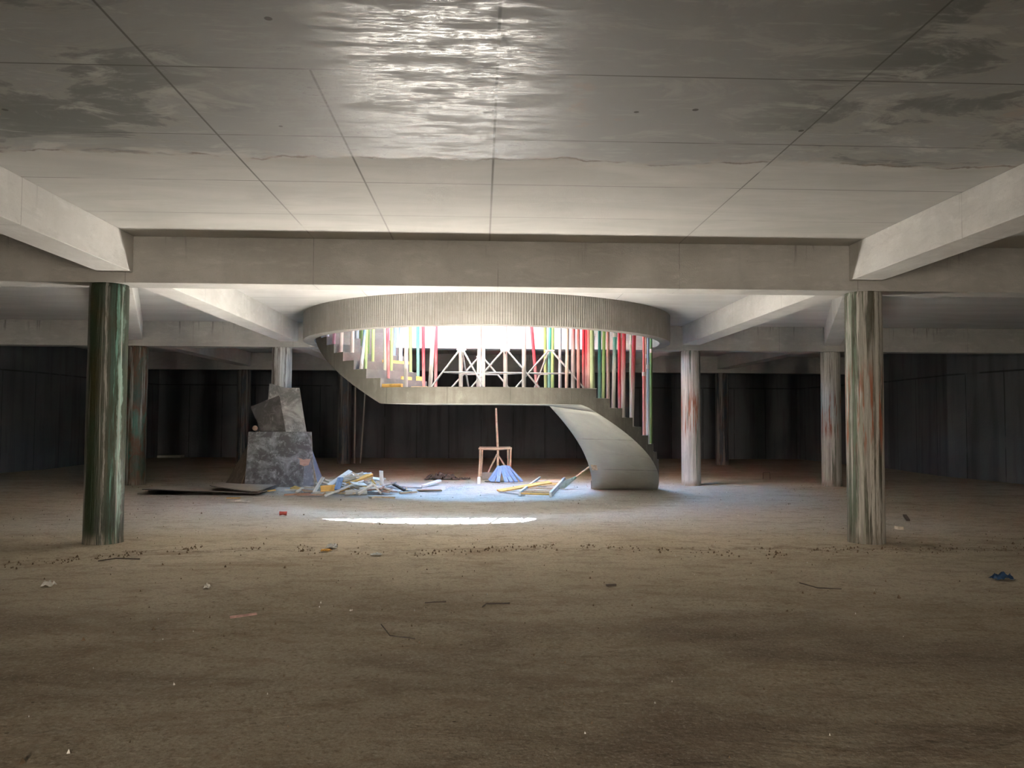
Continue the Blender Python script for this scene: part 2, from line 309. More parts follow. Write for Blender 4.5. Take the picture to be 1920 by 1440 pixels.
# ------------------------------------------------------------------ beams
def beam(x0, x1, y0, y1, z0, label, mat=M_BEAM, grp=None):
    cx, cy_ = (x0+x1)/2, (y0+y1)/2
    o = link('concrete_beam', nbox(x0-cx, x1-cx, y0-cy_, y1-cy_, 0, HC-z0), mat, loc=(cx, cy_, z0)); bevel(o, .007)
    return tag(o, label, 'beam', grp)
struct(link('ceiling_beam', nbox(-12.95, 13.3, 1.13, 1.53, HB, HC), M_BEAM))
beam(-12.95, 13.3, 9.70, 10.10, HB, 'long pale concrete beam crossing the hall on the two nearest columns')
beam(-12.95, 13.24, YB, 18.66, HB, 'long concrete beam crossing directly behind the round stairwell opening')
beam(-12.5, 12.7, 26.84, 27.24, HB, 'dim concrete beam crossing far behind the stair, third from the front')
for x, s, in ((-4.4, 'left'), (4.76, 'right')):
    beam(x-.2, x+.2, 1.53, 9.70, HL, f'foreground lengthwise concrete beam at the {s} edge of the picture', M_LBEAM)
    beam((x+.02 if x < 0 else x+.08)-.2, (x+.02 if x < 0 else x+.08)+.2, 10.10, YB, HL, f'brightly lit lengthwise concrete beam just {s} of the round ring beam', M_LBEAM)
    beam(x-.1-.2, x-.1+.2, 18.66, 26.84, HL, f'dim lengthwise concrete beam in the far bay, {s} of the stair centre', M_LBEAM)
for x, s in ((-7.88, 'left'), (8.2, 'right')):
    beam(x-.2, x+.2, 18.66, 26.84, HL, f'dark lengthwise concrete beam on the outermost {s} columns of the far bay', M_LBEAM)
    x1 = COLX[0] if x < 0 else COLX[1]; d = Vector((x-x1, 8.56)); d.normalize(); nn = Vector((d.y, -d.x))*.17; a = Vector((x1, 10.02)); b = Vector((x-.03*d.x, 18.33))
    k = 1 if x > 0 else -1
    bm = prism(bmesh.new(), [tuple(a+nn), tuple(b+nn), tuple(b-nn), tuple(a-nn)], HL+.006, HC)
    tag(bevel(link('concrete_beam', bm, M_LBEAM), .007), f'slanting concrete beam from the near {s} column to the outer {s} column behind', 'beam')
# ------------------------------------------------------------------ ring beam round the opening
def ring():
    bm = bmesh.new(); N = 300; a0 = -math.asin((YB-CY)/RING_O); rows = []; sub = 4
    for i in range(N*sub+1):
        a = a0+(PI-2*a0)*i/(N*sub); fl = -.010 if i % sub == 0 else (.003 if i % sub == 2 else 0)     # upright reeding left by the narrow shutter boards
        c, s = math.cos(a), math.sin(a); ro = RING_O+fl
        def P(r, z):
            X, Y = CX+r*c, CY-r*s
            return bm.verts.new((X, min(Y, YB), z))
        rows.append([P(ro, HC+.01), P(ro, HB+.004), P(RING_O-.012, HB), P(RING_I+.01, HB), P(RING_I, HB+.01), P(RING_I, HT+.02), P(RING_O, HT+.02)])
    for a, b in zip(rows, rows[1:]):
        for k in range(7): bm.faces.new((a[k], a[(k+1) % 7], b[(k+1) % 7], b[k])).material_index = 1 if k in (4, 5) else 0
    bm.faces.new(rows[0]); bm.faces.new(rows[-1][::-1])
    o = link('ring_beam', bm, M_RING); o.data.materials.append(M_TREAD_DIM); return o
tag(ring(), 'curved reeded concrete ring beam hanging around the round stairwell opening', 'ring beam')
# ------------------------------------------------------------------ stair
def hv(r, t, z): a = math.radians(t); return (CX+r*math.cos(a), CY-r*math.sin(a), z)
def kink(r): return 58.5+4.2*(r-RI)/(RO-RI)
RS = [RI+(RO-RI)*i/5 for i in range(6)]
SOF = 1.775
def soffit(r, t):
    k = kink(r)
    if t < k: return max(0, SOF*(t-5)/(k-5))
    if t > 121.7: return SOF+(t-121.7)*RZ/DT
    return SOF
def flight(name, angs, tops, parent, z0, mat):
    """angs: list of angles; tops: tread height of every interval. One closed body with stepped top and smooth underside."""
    bm = bmesh.new(); nr = len(RS)
    for i in range(len(tops)):
        t0, t1 = angs[i], angs[i+1]; z = tops[i]
        if z-soffit(RO, (t0+t1)/2) < .01: continue
        for r0, r1 in zip(RS, RS[1:]):                                     # underside and tread
            q = [hv(r0, t0, min(z, soffit(r0, t0))+z0), hv(r1, t0, min(z, soffit(r1, t0))+z0), hv(r1, t1, min(z, soffit(r1, t1))+z0), hv(r0, t1, min(z, soffit(r0, t1))+z0)]
            f = bm.faces.new([bm.verts.new(p) for p in q]); f.material_index = 1; f.smooth = True
            bm.faces.new([bm.verts.new(hv(r, t, z+z0)) for r, t in ((r0, t0), (r0, t1), (r1, t1), (r1, t0))]).material_index = 2
        for r, rev in ((RI, 1), (RO, 0)):
            q = [hv(r, t0, min(z, soffit(r, t0))+z0), hv(r, t1, min(z, soffit(r, t1))+z0), hv(r, t1, z+z0), hv(r, t0, z+z0)]
            bm.faces.new([bm.verts.new(p) for p in (q[::-1] if rev else q)])
    for i in range(len(tops)+1):                                            # risers and end faces
        t = angs[i]; zl = tops[i-1] if i > 0 else None; zr = tops[i] if i < len(tops) else None
        if zl is not None and zr is not None and abs(zl-zr) < 1e-6: continue
        for r0, r1 in zip(RS, RS[1:]):
            zs = [v for v in (zl, zr) if v is not None]; hi = max(zs); lo0, lo1 = (min(zs), min(zs)) if len(zs) == 2 else (min(soffit(r0, t), hi), min(soffit(r1, t), hi))
            if hi-lo0 < 1e-4: continue
            bm.faces.new([bm.verts.new(p) for p in (hv(r0, t, lo0+z0), hv(r1, t, lo1+z0), hv(r1, t, hi+z0), hv(r0, t, hi+z0))]).material_index = 2
    bmesh.ops.remove_doubles(bm, verts=bm.verts, dist=1e-4)
    o = link(name, bm, mat, parent); o.data.materials.append(M_SOFFIT if mat is M_STAIR else mat); o.data.materials.append(M_TREAD_DIM); return o
def staircase(z0, root, mat, below=True):
    ang = []; top = []
    for k in range(11):                                                    # lower flight rises from angle 0 to the landing
        for h in range(2): ang.append(DT*(k+h/2)); top.append(RZ*(k+1))
    lower = flight('lower_flight', ang+[58.3], top, root, z0, mat)
    angs = [58.3+(121.7-58.3)*i/24 for i in range(25)]; land = flight('landing', angs, [ZL]*24, root, z0, mat)
    ang = []; top = []
    for k in range(11):
        for h in range(2): ang.append(121.7+DT*(k+h/2)); top.append(ZL+RZ*(k+1))
    upper = flight('upper_flight', ang+[180], top, root, z0, mat)
    return lower, land, upper
st = empty('spiral_staircase', 'raw concrete spiral staircase curling down from the round opening to the floor', 'staircase', (CX+3, CY, 0))
for o in staircase(0, st, M_STAIR): o.matrix_parent_inverse = Matrix.Translation((-CX-3, -CY, 0)); 
# floor strips of the storey above at both ends of the flights, and that storey's own stair, which shades the well
for nm, x0, x1 in (('ceiling_landing', CX-RING_I+.02, CX-RI), ('ceiling_landing_edge', CX+RI, CX+RING_I-.02)):
    struct(link(nm, nbox(x0, x1, CY+.06, YB-.002, HC+.02, HT), M_UPPER))
up = bpy.data.objects.new('ceiling_stair_above', None); COL.objects.link(up); struct(up)
for o in staircase(HT, up, M_UPPER): o['kind'] = 'structure'
# storey above: roof slab, plus a cross beam moved forward to cut direct sun
YU = YB-.60
def slot():                                            # opening trimmed to limit the sun; the roof mesh keeps the full circle
    return [(x, max(y, 16.45)) for x, y in well(RING_I, 96, YU)]
def roof():
    bm = bmesh.new(); z0, z1 = HC+HT, 2*HT; SL = [p for i, p in enumerate(slot()) if i in (0, 96) or p[1] > 16.451 or slot()[i-1][1] > 16.451 or slot()[i+1][1] > 16.451]
    for z in (z0, z1):
        out = [bm.verts.new((x, y, z)) for x, y in ((-14, -7), (14, -7), (14, 32.5), (-14, 32.5))]; inn = [bm.verts.new((x, y, z)) for x, y in well(RING_I)]
        es = [bm.edges.new((out[i], out[(i+1) % 4])) for i in range(4)]+[bm.edges.new((inn[i], inn[(i+1) % len(inn)])) for i in range(len(inn))]
        bmesh.ops.triangle_fill(bm, use_beauty=True, use_dissolve=False, edges=es)
        lo = (out, inn) if z == z0 else lo
    for a, b in zip(lo, (out, inn)):
        for i in range(len(a)): bm.faces.new((a[i], a[(i+1) % len(a)], b[(i+1) % len(a)], b[i]))
    box(bm, -13, 13, YU, YU+.4, HB+HT, z0); return bm
struct(link('ceiling_upper', roof(), M_UPPER))
# ------------------------------------------------------------------ columns
def column_mat(name, seed, base, stains, cover, lean=0., rust=None, dark=.5, zones=()):
    """plaster-grey cast column, streaked lengthwise where the cardboard shuttering left coloured film"""
    n = NT(name); P = n.obj(); x, y, z = n.sep(P); S = (seed*5.3, seed*2.9, seed*1.1)
    v = n.map(P, (13, 13, .42), S); s1 = n.noise(v, 1, 5, .62, .25); v2 = n.map(P, (34, 34, .9), S); s2 = n.noise(v2, 1, 4, .65); s3 = n.noise(n.map(P, (3, 3, 1.15), S), 1, 4, .6, .4)
    fine = n.noise(n.map(P, (60, 60, 8), S), 1, 3, .6)
    g = n.mix(n.step(s2, .38, .62), tuple(q*.62 for q in base), base); g = n.mix(n.mul(n.step(fine, .55, .7), .4), g, tuple(q*.5 for q in base))
    c = n.ramp(s3, [(.30+.12*i, q) for i, q in enumerate(stains)])
    c = n.mix(n.mul(n.step(s2, .5, .75), .5), c, tuple(min(1, q*1.5) for q in stains[len(stains)//2]))
    m = n.step(n.add(s1, n.mul(x, lean)), 1-cover-.03, 1-cover+.03)
    drip = n.step(n.noise(n.map(P, (26, 26, .25), (S[1], S[0], 3)), 1, 3, .6), .60, .64); m = n.mul(m, n.math('SUBTRACT', 1, n.mul(drip, .85)))
    col = n.mix(m, g, c)
    if rust:
        rm = n.mul(n.mul(n.step(n.noise(n.map(P, (20, 20, 1.0), (S[2], 2, S[0])), 1, 4, .6), .52, .58), n.step(z, 1.0, 1.35)), n.step(z, 2.35, 1.9))
        col = n.mix(n.mul(rm, .85), col, rust)
    dk = n.step(n.noise(n.map(P, (22, 22, .6), (2, S[0], S[1])), 1, 5, .7), .60, .66); col = n.mix(n.mul(dk, dark), col, (.03, .024, .016))
    for xc, hw, zc, amt in zones:                                      # lengthwise bands of film or lime at their own place round the shaft
        wob = n.add(x, n.mul(n.math('SUBTRACT', n.noise(n.map(P, (.5, .5, 1.1), (xc*40, 1, 2)), 1, 5, .6), .5), .12))
        zm = n.mul(n.math('SUBTRACT', 1, n.step(n.math('ABSOLUTE', n.math('SUBTRACT', wob, xc)), hw*.6, hw)), n.mul(n.step(s2, .30, .52), amt)); zm = n.mul(n.mul(zm, n.step(y, .05, -.02)), n.step(n.noise(n.map(P, (30, 30, 1.6), (xc*9, 4, 4)), 1, 5, .7), .40, .58)); col = n.mix(zm, col, zc)
    foot = n.mul(n.step(n.add(z, n.mul(s2, .25)), .30, .16), .85); col = n.mix(n.mul(foot, n.step(s2, .4, .55)), col, (.20, .175, .14))
    h = n.add(n.mul(s2, .8), n.add(n.mul(fine, .5), n.mul(m, -.5)))
    return n.done(col, n.fmix(m, .8, .42), n.bump(h, .012, .9), .4)
STAIN_G = [(.008, .012, .007), (.016, .024, .012), (.022, .036, .018), (.03, .03, .011), (.05, .042, .012)]
STAIN_T = [(.06, .08, .055), (.10, .17, .14), (.045, .05, .03), (.12, .2, .18)]
cm = {
 'a': column_mat('column_green_black', 1, (.36, .35, .32), STAIN_G, .75, .2, None, .5, ((-.19, .06, (.20, .19, .18), .95), (.075, .018, (.34, .33, .30), .9), (.13, .025, (.03, .075, .055), .8), (.165, .014, (.12, .26, .21), .9), (.20, .018, (.24, .36, .31), .9))),
 'b': column_mat('column_grey_rust', 2.3, (.46, .44, .40), [(.035, .03, .018), (.05, .05, .03), (.10, .10, .075), (.055, .04, .02)], .44, -.2, (.30, .075, .022), .6, ((-.19, .035, (.12, .17, .12), .8), (-.12, .02, (.17, .20, .14), .5), (.02, .03, (.06, .045, .02), .8), (.10, .012, (.03, .02, .012), .8))),
 'c': column_mat('column_dark_drips', 3.1, (.34, .34, .31), [(.02, .03, .02), (.03, .06, .045), (.09, .035, .015), (.04, .13, .10)], .58, 0, None, .5),
 'd': column_mat('column_brown_white', 4.4, (.52, .51, .49), [(.05, .022, .016), (.09, .035, .028), (.05, .03, .025)], .35, -.3, None, .3, ((-.15, .06, (.045, .02, .016), .95), (-.04, .035, (.08, .03, .024), .9), (.12, .02, (.05, .025, .02), .9), (.19, .02, (.05, .03, .025), .6))),
 'e': column_mat('column_pale_blotched', 5.2, (.46, .46, .44), STAIN_T, .40, .2, (.22, .07, .03), .3),
 'f': column_mat('column_grey_pale', 6.7, (.44, .44, .41), [(.06, .08, .06), (.12, .12, .10), (.05, .09, .05)], .40, 0, (.20, .06, .025), .4),
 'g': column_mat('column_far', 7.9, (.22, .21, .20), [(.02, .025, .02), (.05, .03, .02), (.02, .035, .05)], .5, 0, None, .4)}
def column(x, y, mk, label, r=.222, seed=0):
    bm = bmesh.new(); n = 64; rows = []
    zs = [-.02, .0, .03, .08]+[.08+(HB-.13)*i/26 for i in range(1, 27)]+[HB-.02, HB-.001]
    for z in zs:
        row = []
        for k in range(n):
            a = 2*PI*k/n; w = mn.noise(Vector((math.cos(a)*4+seed, math.sin(a)*4, z*.7)))*.0035+mn.noise(Vector((math.cos(a)*12, math.sin(a)*12+seed, z*.8)))*.002
            rr = r+w+(.012*max(0, 1-z/.08)*(.4+mn.noise(Vector((a*2, seed, 0)))) if z < .08 else 0); rr -= .006 if z > HB-.03 else 0
            row.append(bm.verts.new((rr*math.cos(a), rr*math.sin(a), z)))
        rows.append(row)
    for p, q in zip(rows, rows[1:]):
        for k in range(n): bm.faces.new((p[k], p[(k+1) % n], q[(k+1) % n], q[k]))
    bm.faces.new(rows[0][::-1]); bm.faces.new(rows[-1])
    return tag(link('concrete_column', bm, cm[mk], smooth=True, loc=(x, y, 0)), label, 'column')
column(-4.56, 9.90, 'a', 'dark green streaked round column nearest the camera on the left', seed=1)
column(4.83, 9.90, 'b', 'grey round column with rust and green streaks nearest the camera on the right', seed=2)
column(-7.83, 18.46, 'c', 'dark dripped column half hidden behind the green column on the left', seed=3)
column(-4.58, 18.46, 'd', 'brown and white striped column with plywood sheets leaning on it', seed=4)
column(4.88, 18.46, 'e', 'pale grey column just right of the spiral staircase foot', seed=5)
column(8.20, 18.46, 'f', 'weathered grey column standing right behind the rust streaked column', seed=6)
column(-7.95, 27.04, 'g', 'dim brown column in the dark left of the leaning plywood', seed=7)
column(-4.6, 27.04, 'g', 'dark bluish column far back beneath the upper flight of the staircase', seed=8)
column(4.93, 27.04, 'g', 'far grey column seen between the steel props above the lower flight', seed=9)
column(8.22, 27.04, 'g', 'narrow dark column in the far bay right of the pale grey one', seed=10)
column(.16, 1.33, 'g', 'unlit column behind the camera', seed=11) if False else None
# ------------------------------------------------------------------ steel props
def paint(name, base, worn, cem=.4, lo=0, hi=3):
    base = tuple(q*.7 for q in base); worn = tuple(q*.72 for q in worn)
    n = NT(name); P = n.obj(); x, y, z = n.sep(P)
    a = n.noise(n.map(P, (22, 22, 2.2)), 1, 5, .65); b = n.noise(n.map(P, (60, 60, 14)), 1, 3, .6)
    low = n.step(n.add(z, n.mul(n.math('SUBTRACT', a, .5), 1.6)), hi, lo)
    m = n.mx(n.mul(low, cem), n.mul(n.step(a, .60, .70), .55)); col = n.mix(m, base, worn); col = n.mix(n.mul(n.step(b, .62, .72), .4), col, tuple(q*.45 for q in base))
    return n.done(col, .55, n.bump(n.add(a, b), .003, .5), .4)
CEM = (.50, .47, .44)
PM = {'redwhite': paint('red_steel_cement_splashed', (.58, .045, .06), CEM, 1.0, .3, 1.5), 'red': paint('red_steel', (.60, .035, .06), CEM, .6, 0, .7),
      'rose': paint('faded_red_steel', (.55, .13, .12), (.62, .42, .38), .7, .1, 1.6), 'plum': paint('plum_steel', (.40, .09, .16), (.55, .4, .45), .4),
      'green': paint('green_steel', (.26, .42, .12), (.5, .58, .35), .5, .0, .9), 'darkgreen': paint('dark_green_steel', (.10, .20, .06), (.25, .34, .16), .3),
      'lime': paint('lime_steel', (.33, .58, .16), (.5, .66, .35), .5, 0, 1), 'olive': paint('olive_steel', (.30, .38, .18), (.48, .52, .34), .4, 0, 1.2),
      'palegreen': paint('pale_green_steel', (.30, .48, .24), (.55, .58, .46), .5, 1.2, 2.4), 'teal': paint('teal_steel', (.05, .38, .32), (.40, .52, .48), .5, 0, .9),
      'tealgrey': paint('teal_steel_cement_splashed', (.06, .33, .27), (.52, .52, .47), 1.0, .6, 1.4), 'blue': paint('blue_steel', (.12, .30, .60), (.5, .6, .7), .5, 0, 1),
      'bluewhite': paint('blue_steel_cement_splashed', (.14, .33, .60), (.70, .70, .70), 1., .1, .8), 'bluegrey': paint('blue_grey_steel', (.33, .42, .48), (.62, .66, .68), 1, .1, 1.3),
      'brown': paint('rusty_brown_steel', (.42, .24, .17), (.66, .55, .47), .9, .2, 1.7), 'orangewhite': paint('rusty_orange_steel', (.60, .30, .16), (.80, .74, .68), 1, .4, 1.2),
      'greygreen': paint('grey_green_steel', (.34, .40, .27), (.5, .52, .42), .5), 'grey': paint('grey_steel', (.40, .42, .46), (.6, .6, .62), .4)}
ZINC = paint('worn_zinc_steel', (.45, .43, .40), (.68, .65, .6), .4)
CN = {'redwhite': 'red steel prop whitened below', 'red': 'bright red steel prop', 'rose': 'faded pinkish red steel prop', 'plum': 'plum coloured steel prop', 'green': 'green steel prop', 'darkgreen': 'dark green steel prop', 'lime': 'lime green steel prop', 'olive': 'thick olive green steel prop', 'palegreen': 'pale green steel prop', 'teal': 'teal steel prop', 'tealgrey': 'teal prop greyed with cement', 'blue': 'blue steel prop', 'bluewhite': 'blue prop whitened at the foot', 'bluegrey': 'grey-blue steel prop', 'brown': 'rusty brown steel prop', 'orangewhite': 'rust-orange and white steel prop', 'greygreen': 'grey-green steel prop', 'grey': 'short looking grey steel prop'}
def prop(x, y, z0, lean, z1, colr, label, seed):
    rnd = random.Random(seed); m = PM[colr]; k = 1.25 if colr in ('olive', 'tealgrey', 'redwhite', 'bluewhite') else 1.0
    t = empty('steel_prop', label, 'prop', (x, y, z0+.001), 0, 'steel props standing on the spiral staircase'); H = z1-z0-.012; ax = Vector((lean, 0, 1))
    hn = min(H*.55, rnd.uniform(1.35, 2.2)) if colr != 'palegreen' else .95
    bm = bmesh.new(); s = .055
    box(bm, -s, s, -s, s, 0, .008); link('base_plate', bm, ZINC, t)
    link('outer_tube', tube(bmesh.new(), [ax*.008, ax*hn], .030*k, 14), m, t, smooth=40)
    link('inner_tube', tube(bmesh.new(), [ax*hn, ax*(H-.008)], .0255*k, 14), m, t, smooth=40)
    c = link('collar', tube(bmesh.new(), [ax*(hn-.06), ax*(hn+.02)], .039*k, 12), ZINC, t, smooth=40)
    h = Vector((lean*hn, 0, hn)); a = rnd.uniform(0, PI); d = Vector((math.cos(a), math.sin(a), 0))
    link('pin_handle', tube(bmesh.new(), [h-d*.07+Vector((0, 0, .05)), h+d*.07+Vector((0, 0, .05)), h+d*.085+Vector((0, 0, .0))], .006, 6), ZINC, t)
    hp = ax*H; bm = bmesh.new(); box(bm, hp.x-s, hp.x+s, -s, s, H-.008, H); link('head_plate', bm, ZINC, t)
    return t
PROPS = [
 (-3.048, 15.841, 3.098, 0.001, 6.83, 'grey'),
 (-2.874, 15.56, 2.925, 0.038, 6.66, 'plum'),
 (-2.688, 15.299, 2.753, 0.022, 6.5, 'redwhite'),
 (-2.486, 15.365, 2.753, 0.008, 6.46, 'redwhite'),
 (-2.499, 16.077, 3.098, -0.009, 6.8, 'grey'),
 (-2.44, 16.112, 3.098, 0.038, 6.8, 'darkgreen'),
 (-2.364, 15.831, 2.925, -0.006, 6.63, 'darkgreen'),
 (-2.228, 14.828, 2.409, 0.093, 6.16, 'bluewhite'),
 (-2.15, 14.828, 2.409, 0.016, 6.13, 'green'),
 (-2.213, 15.59, 2.753, 0.009, 6.46, 'darkgreen'),
 (-2.083, 15.324, 2.581, 0.005, 6.29, 'green'),
 (-1.834, 15.171, 2.409, -0.001, 6.11, 'greygreen'),
 (-1.726, 14.828, 2.237, -0.025, 5.94, 'red'),
 (-1.727, 15.299, 2.409, 0.006, 6.11, 'green'),
 (-1.75, 15.979, 2.753, 0.024, 6.46, 'blue'),
 (-1.604, 15.805, 2.581, -0.005, 6.29, 'bluewhite'),
 (-1.379, 14.557, 2.065, 0.004, 5.89, 'redwhite'),
 (-1.39, 15.672, 2.409, -0.018, 6.1, 'green'),
 (-1.232, 15.524, 2.237, -0.016, 5.93, 'teal'),
 (-1.107, 15.314, 2.065, -0.019, 5.89, 'red'),
 (-0.927, 14.424, 2.065, 0.044, 5.89, 'redwhite'),
 (-0.859, 14.971, 2.065, -0.004, 5.89, 'red'),
 (-0.38, 14.588, 2.065, -0.004, 5.89, 'redwhite'),
 (-0.064, 14.843, 2.065, 0.023, 5.89, 'redwhite'),
 (0.033, 14.357, 2.065, -0.005, 5.89, 'orangewhite'),
 (0.437, 14.557, 2.065, -0.015, 5.89, 'redwhite'),
 (0.756, 14.24, 2.065, -0.002, 5.89, 'redwhite'),
 (1.048, 15.069, 2.065, -0.091, 5.89, 'red'),
 (1.221, 15.207, 2.065, -0.013, 5.89, 'green'),
 (1.239, 14.639, 2.065, 0.012, 5.89, 'teal'),
 (1.338, 15.033, 2.065, -0.001, 5.89, 'lime'),
 (1.436, 14.588, 2.065, -0.001, 5.89, 'bluegrey'),
 (1.528, 14.342, 2.065, 0.018, 5.89, 'brown'),
 (1.681, 14.623, 2.065, 0.002, 5.85, 'redwhite'),
 (1.758, 14.439, 2.065, -0.004, 5.89, 'rose'),
 (1.864, 14.552, 2.065, 0.002, 5.79, 'red'),
 (1.912, 14.47, 2.065, -0.0, 5.78, 'red'),
 (1.947, 14.444, 2.065, -0.0, 5.77, 'rose'),
 (2.0, 14.398, 2.065, -0.005, 5.75, 'olive'),
 (2.03, 14.44, 2.065, -0.015, 5.77, 'palegreen'),
 (2.174, 14.659, 1.893, 0.002, 5.62, 'teal'),
 (2.233, 14.593, 1.893, 0.013, 5.61, 'green'),
 (2.361, 14.838, 1.721, 0.0, 5.49, 'brown'),
 (2.45, 14.772, 1.721, 0.023, 5.47, 'tealgrey'),
 (2.613, 15.043, 1.549, -0.003, 5.33, 'red'),
 (2.666, 15.145, 1.549, 0.0, 5.27, 'brown'),
 (2.666, 14.976, 1.549, 0.015, 5.33, 'redwhite'),
 (2.893, 15.376, 1.377, 0.004, 5.11, 'greygreen'),
 (2.886, 15.253, 1.377, 0.027, 5.15, 'redwhite'),
 (3.225, 15.749, 1.032, -0.002, 4.86, 'rose'),
 (3.293, 15.897, 1.032, 0.001, 4.78, 'brown'),
 (3.322, 15.831, 1.032, 0.003, 4.8, 'bluegrey'),
 (3.443, 16.123, 0.86, 0.002, 4.64, 'darkgreen'),
]
# where each prop stands, in the order of the table, told by its neighbours from left to right
for i, (x, y, z0, lean, z1, c) in enumerate(PROPS):
    if i < 20: where = ['highest and furthest left on the upper flight', 'second from the left end of the upper flight', 'third from the left, upper flight', 'behind the orange block, upper flight', 'high up, left of the first greens', 'first of the close green group on the upper flight', 'second of the close green group on the upper flight', 'leaning between greens, left steps', 'touching the leaning blue one on the left steps', 'slim, right beside the leaning blue one', 'rightmost of the close green group on the upper flight', 'tight behind a red one, left steps', 'crossing in front of the yellow edging on the left steps', 'immediately right of the red one on the left steps', 'high on the steps beyond the yellow-green one', 'at the inner step ends, beside the thick red one', 'thick, at the left front of the landing', 'just right of the thick one at the left front', 'on the lowest orange edging of the upper flight', 'at the landing edge, right of the first teal one'][i]
    elif i < 40: where = ['left of the tripods, leaning a little', 'left of the tripods, upright', 'held by the first white tripod', 'left one of the pair at the second tripod', 'right one of the pair at the second tripod', 'held by the third white tripod', 'upright between the third and fourth tripod', 'tilting between the third and fourth tripod', 'left of the teal one at the fourth tripod', 'held by the fourth white tripod', 'right of the teal one at the fourth tripod', 'right of the fourth tripod, before the brown one', 'right of the fourth tripod on the landing', 'first right of the brown one on the landing', 'second right of the brown one on the landing', 'leftmost of the three tight red ones', 'middle of the three tight red ones', 'rightmost of the three tight red ones', 'beside the three tight red ones', 'last one on the landing before the steps drop'][i-20]
    else: where = ['left one on the first step down', 'on the first step down, right of teal', 'on the first step down at its right end', 'on the second step down', 'on the second step down, right of teal', 'slim, between two red ones on the second step down', 'on the third step down', 'slim, left of the lone red one on the right steps', 'alone on the right steps, whitened below', 'left of the last close group on the right steps', 'slim, in the last close group on the right steps', 'pale, in the last close group on the right steps', 'furthest right of all on the stair'][i-40]
    prop(x, y, z0, lean, z1, c, f'{CN[c]} {where}', i)
# ------------------------------------------------------------------ white tripods on the landing
WHITE = paint('whitened_steel', (.58, .57, .55), (.45, .44, .42), .3)
def tripod(x, y, feet, label, apex=.69, r=.016):
    t = empty('prop_tripod', label, 'tripod', (x, y, ZL+.001), 0, 'white folding tripods on the landing')
    A = Vector((0, 0, apex)); hz = .27; mids = []
    for fx, fy in feet:
        F = Vector((fx, fy, r)); s = A+(F-A).normalized()*.07; s.z = apex
        link('leg', tube(bmesh.new(), [s, s+Vector((0, 0, -.012)), F], r, 8), WHITE, t, smooth=40); mids.append(F+(A-F)*(hz/apex))
    link('collar', tube(bmesh.new(), [(-.085, 0, apex+.005), (.085, 0, apex+.005)], .017, 8), WHITE, t, smooth=40)
    for a, b in zip(mids, mids[1:]+mids[:1]):
        link('spreader_bar', tube(bmesh.new(), [a, b], .013, 8), WHITE, t, smooth=40)
tripod(-.37, 14.45, [(-.53, -.10), (.40, -.12), (.13, .55)], 'first white prop tripod from the left on the landing')
tripod(-.02, 14.95, [(-.56, .1), (.55, .12), (0, -.42)], 'second white tripod from the left, standing a little further back and lower', .60)
tripod(.42, 14.45, [(-.60, -.08), (.62, -.05), (.0, .6)], 'third white prop tripod, around an upright red prop')
tripod(1.24, 14.50, [(-.62, -.08), (.62, -.06), (-.25, .55)], 'fourth white tripod, rightmost, around the teal prop')
# ------------------------------------------------------------------ yellow timber pieces on the left steps
def wood(name, c1, c2, seed=0, ro=.75):
    n = NT(name); P = n.obj(); v = n.map(P, (1.5, 22, 22), (seed, seed, 0)); a = n.noise(v, 1, 5, .6, .3); b = n.noise(P, 7, 4)
    col = n.mix(n.step(a, .35, .68), c1, c2); col = n.mix(n.mul(n.step(b, .58, .72), .4), col, tuple(q*.55 for q in c1)); return n.done(col, ro, n.bump(a, .003, .5), .3)
W_YEL = wood('yellow_timber', (.62, .36, .10), (.78, .50, .18)); W_PALE = wood('pale_timber', (.56, .49, .40), (.70, .64, .55), 3); W_GREY = wood('weathered_timber', (.36, .34, .31), (.50, .47, .43), 5)
W_WHITE = wood('whitened_timber', (.66, .66, .65), (.78, .78, .77), 6); W_TAN = wood('tan_timber', (.42, .30, .19), (.56, .42, .28), 7); W_DARK = wood('dark_timber', (.05, .04, .035), (.10, .08, .065), 8)
W_BLUE = wood('blue_painted_timber', (.16, .26, .48), (.30, .42, .62), 9); W_PINK = wood('reddish_timber', (.42, .24, .18), (.52, .34, .26), 10)
def on_step(k, r0, r1, h, label, mat=W_YEL, t=.03, off=.55, dz=0):
    a = math.radians(121.7+DT*k+off); z = ZL+RZ*(k+1)+h/2+.001+dz
    p = [(CX+r*math.cos(a), CY-r*math.sin(a), z) for r in (r0, r1)]
    tag(plank('timber_batten', p[0], p[1], h, t, mat, PI/2), label, 'batten', 'yellow timber battens on the left steps')
on_step(3, 3.12, 3.22, .13, 'small square orange block at the foot of a red prop high on the left', t=.08, off=1.5)
on_step(2, 2.30, 2.98, .055, 'long yellow batten lying across a middle step, left flight')
on_step(0, 2.75, 3.05, .06, 'short yellow batten on the lowest step of the left flight')
on_step(0, 2.31, 2.50, .09, 'orange timber block at the inner end of the lowest left step', off=2)
def lplank(p0, p1, w, t, mat, label, roll=0):
    tag(plank('timber_batten', p0, p1, w, t, mat, roll), label, 'batten', 'yellow timber battens on the left steps')
lplank((-1.80, 14.47, ZL+.035), (-1.42, 14.28, ZL+.035), .07, .06, W_YEL, 'yellow batten at the very front left corner of the landing')
lplank((-1.30, 14.9, ZL+.022), (-1.0, 14.8, ZL+.022), .06, .04, W_TAN, 'brownish batten end on the landing left of the first tripod')
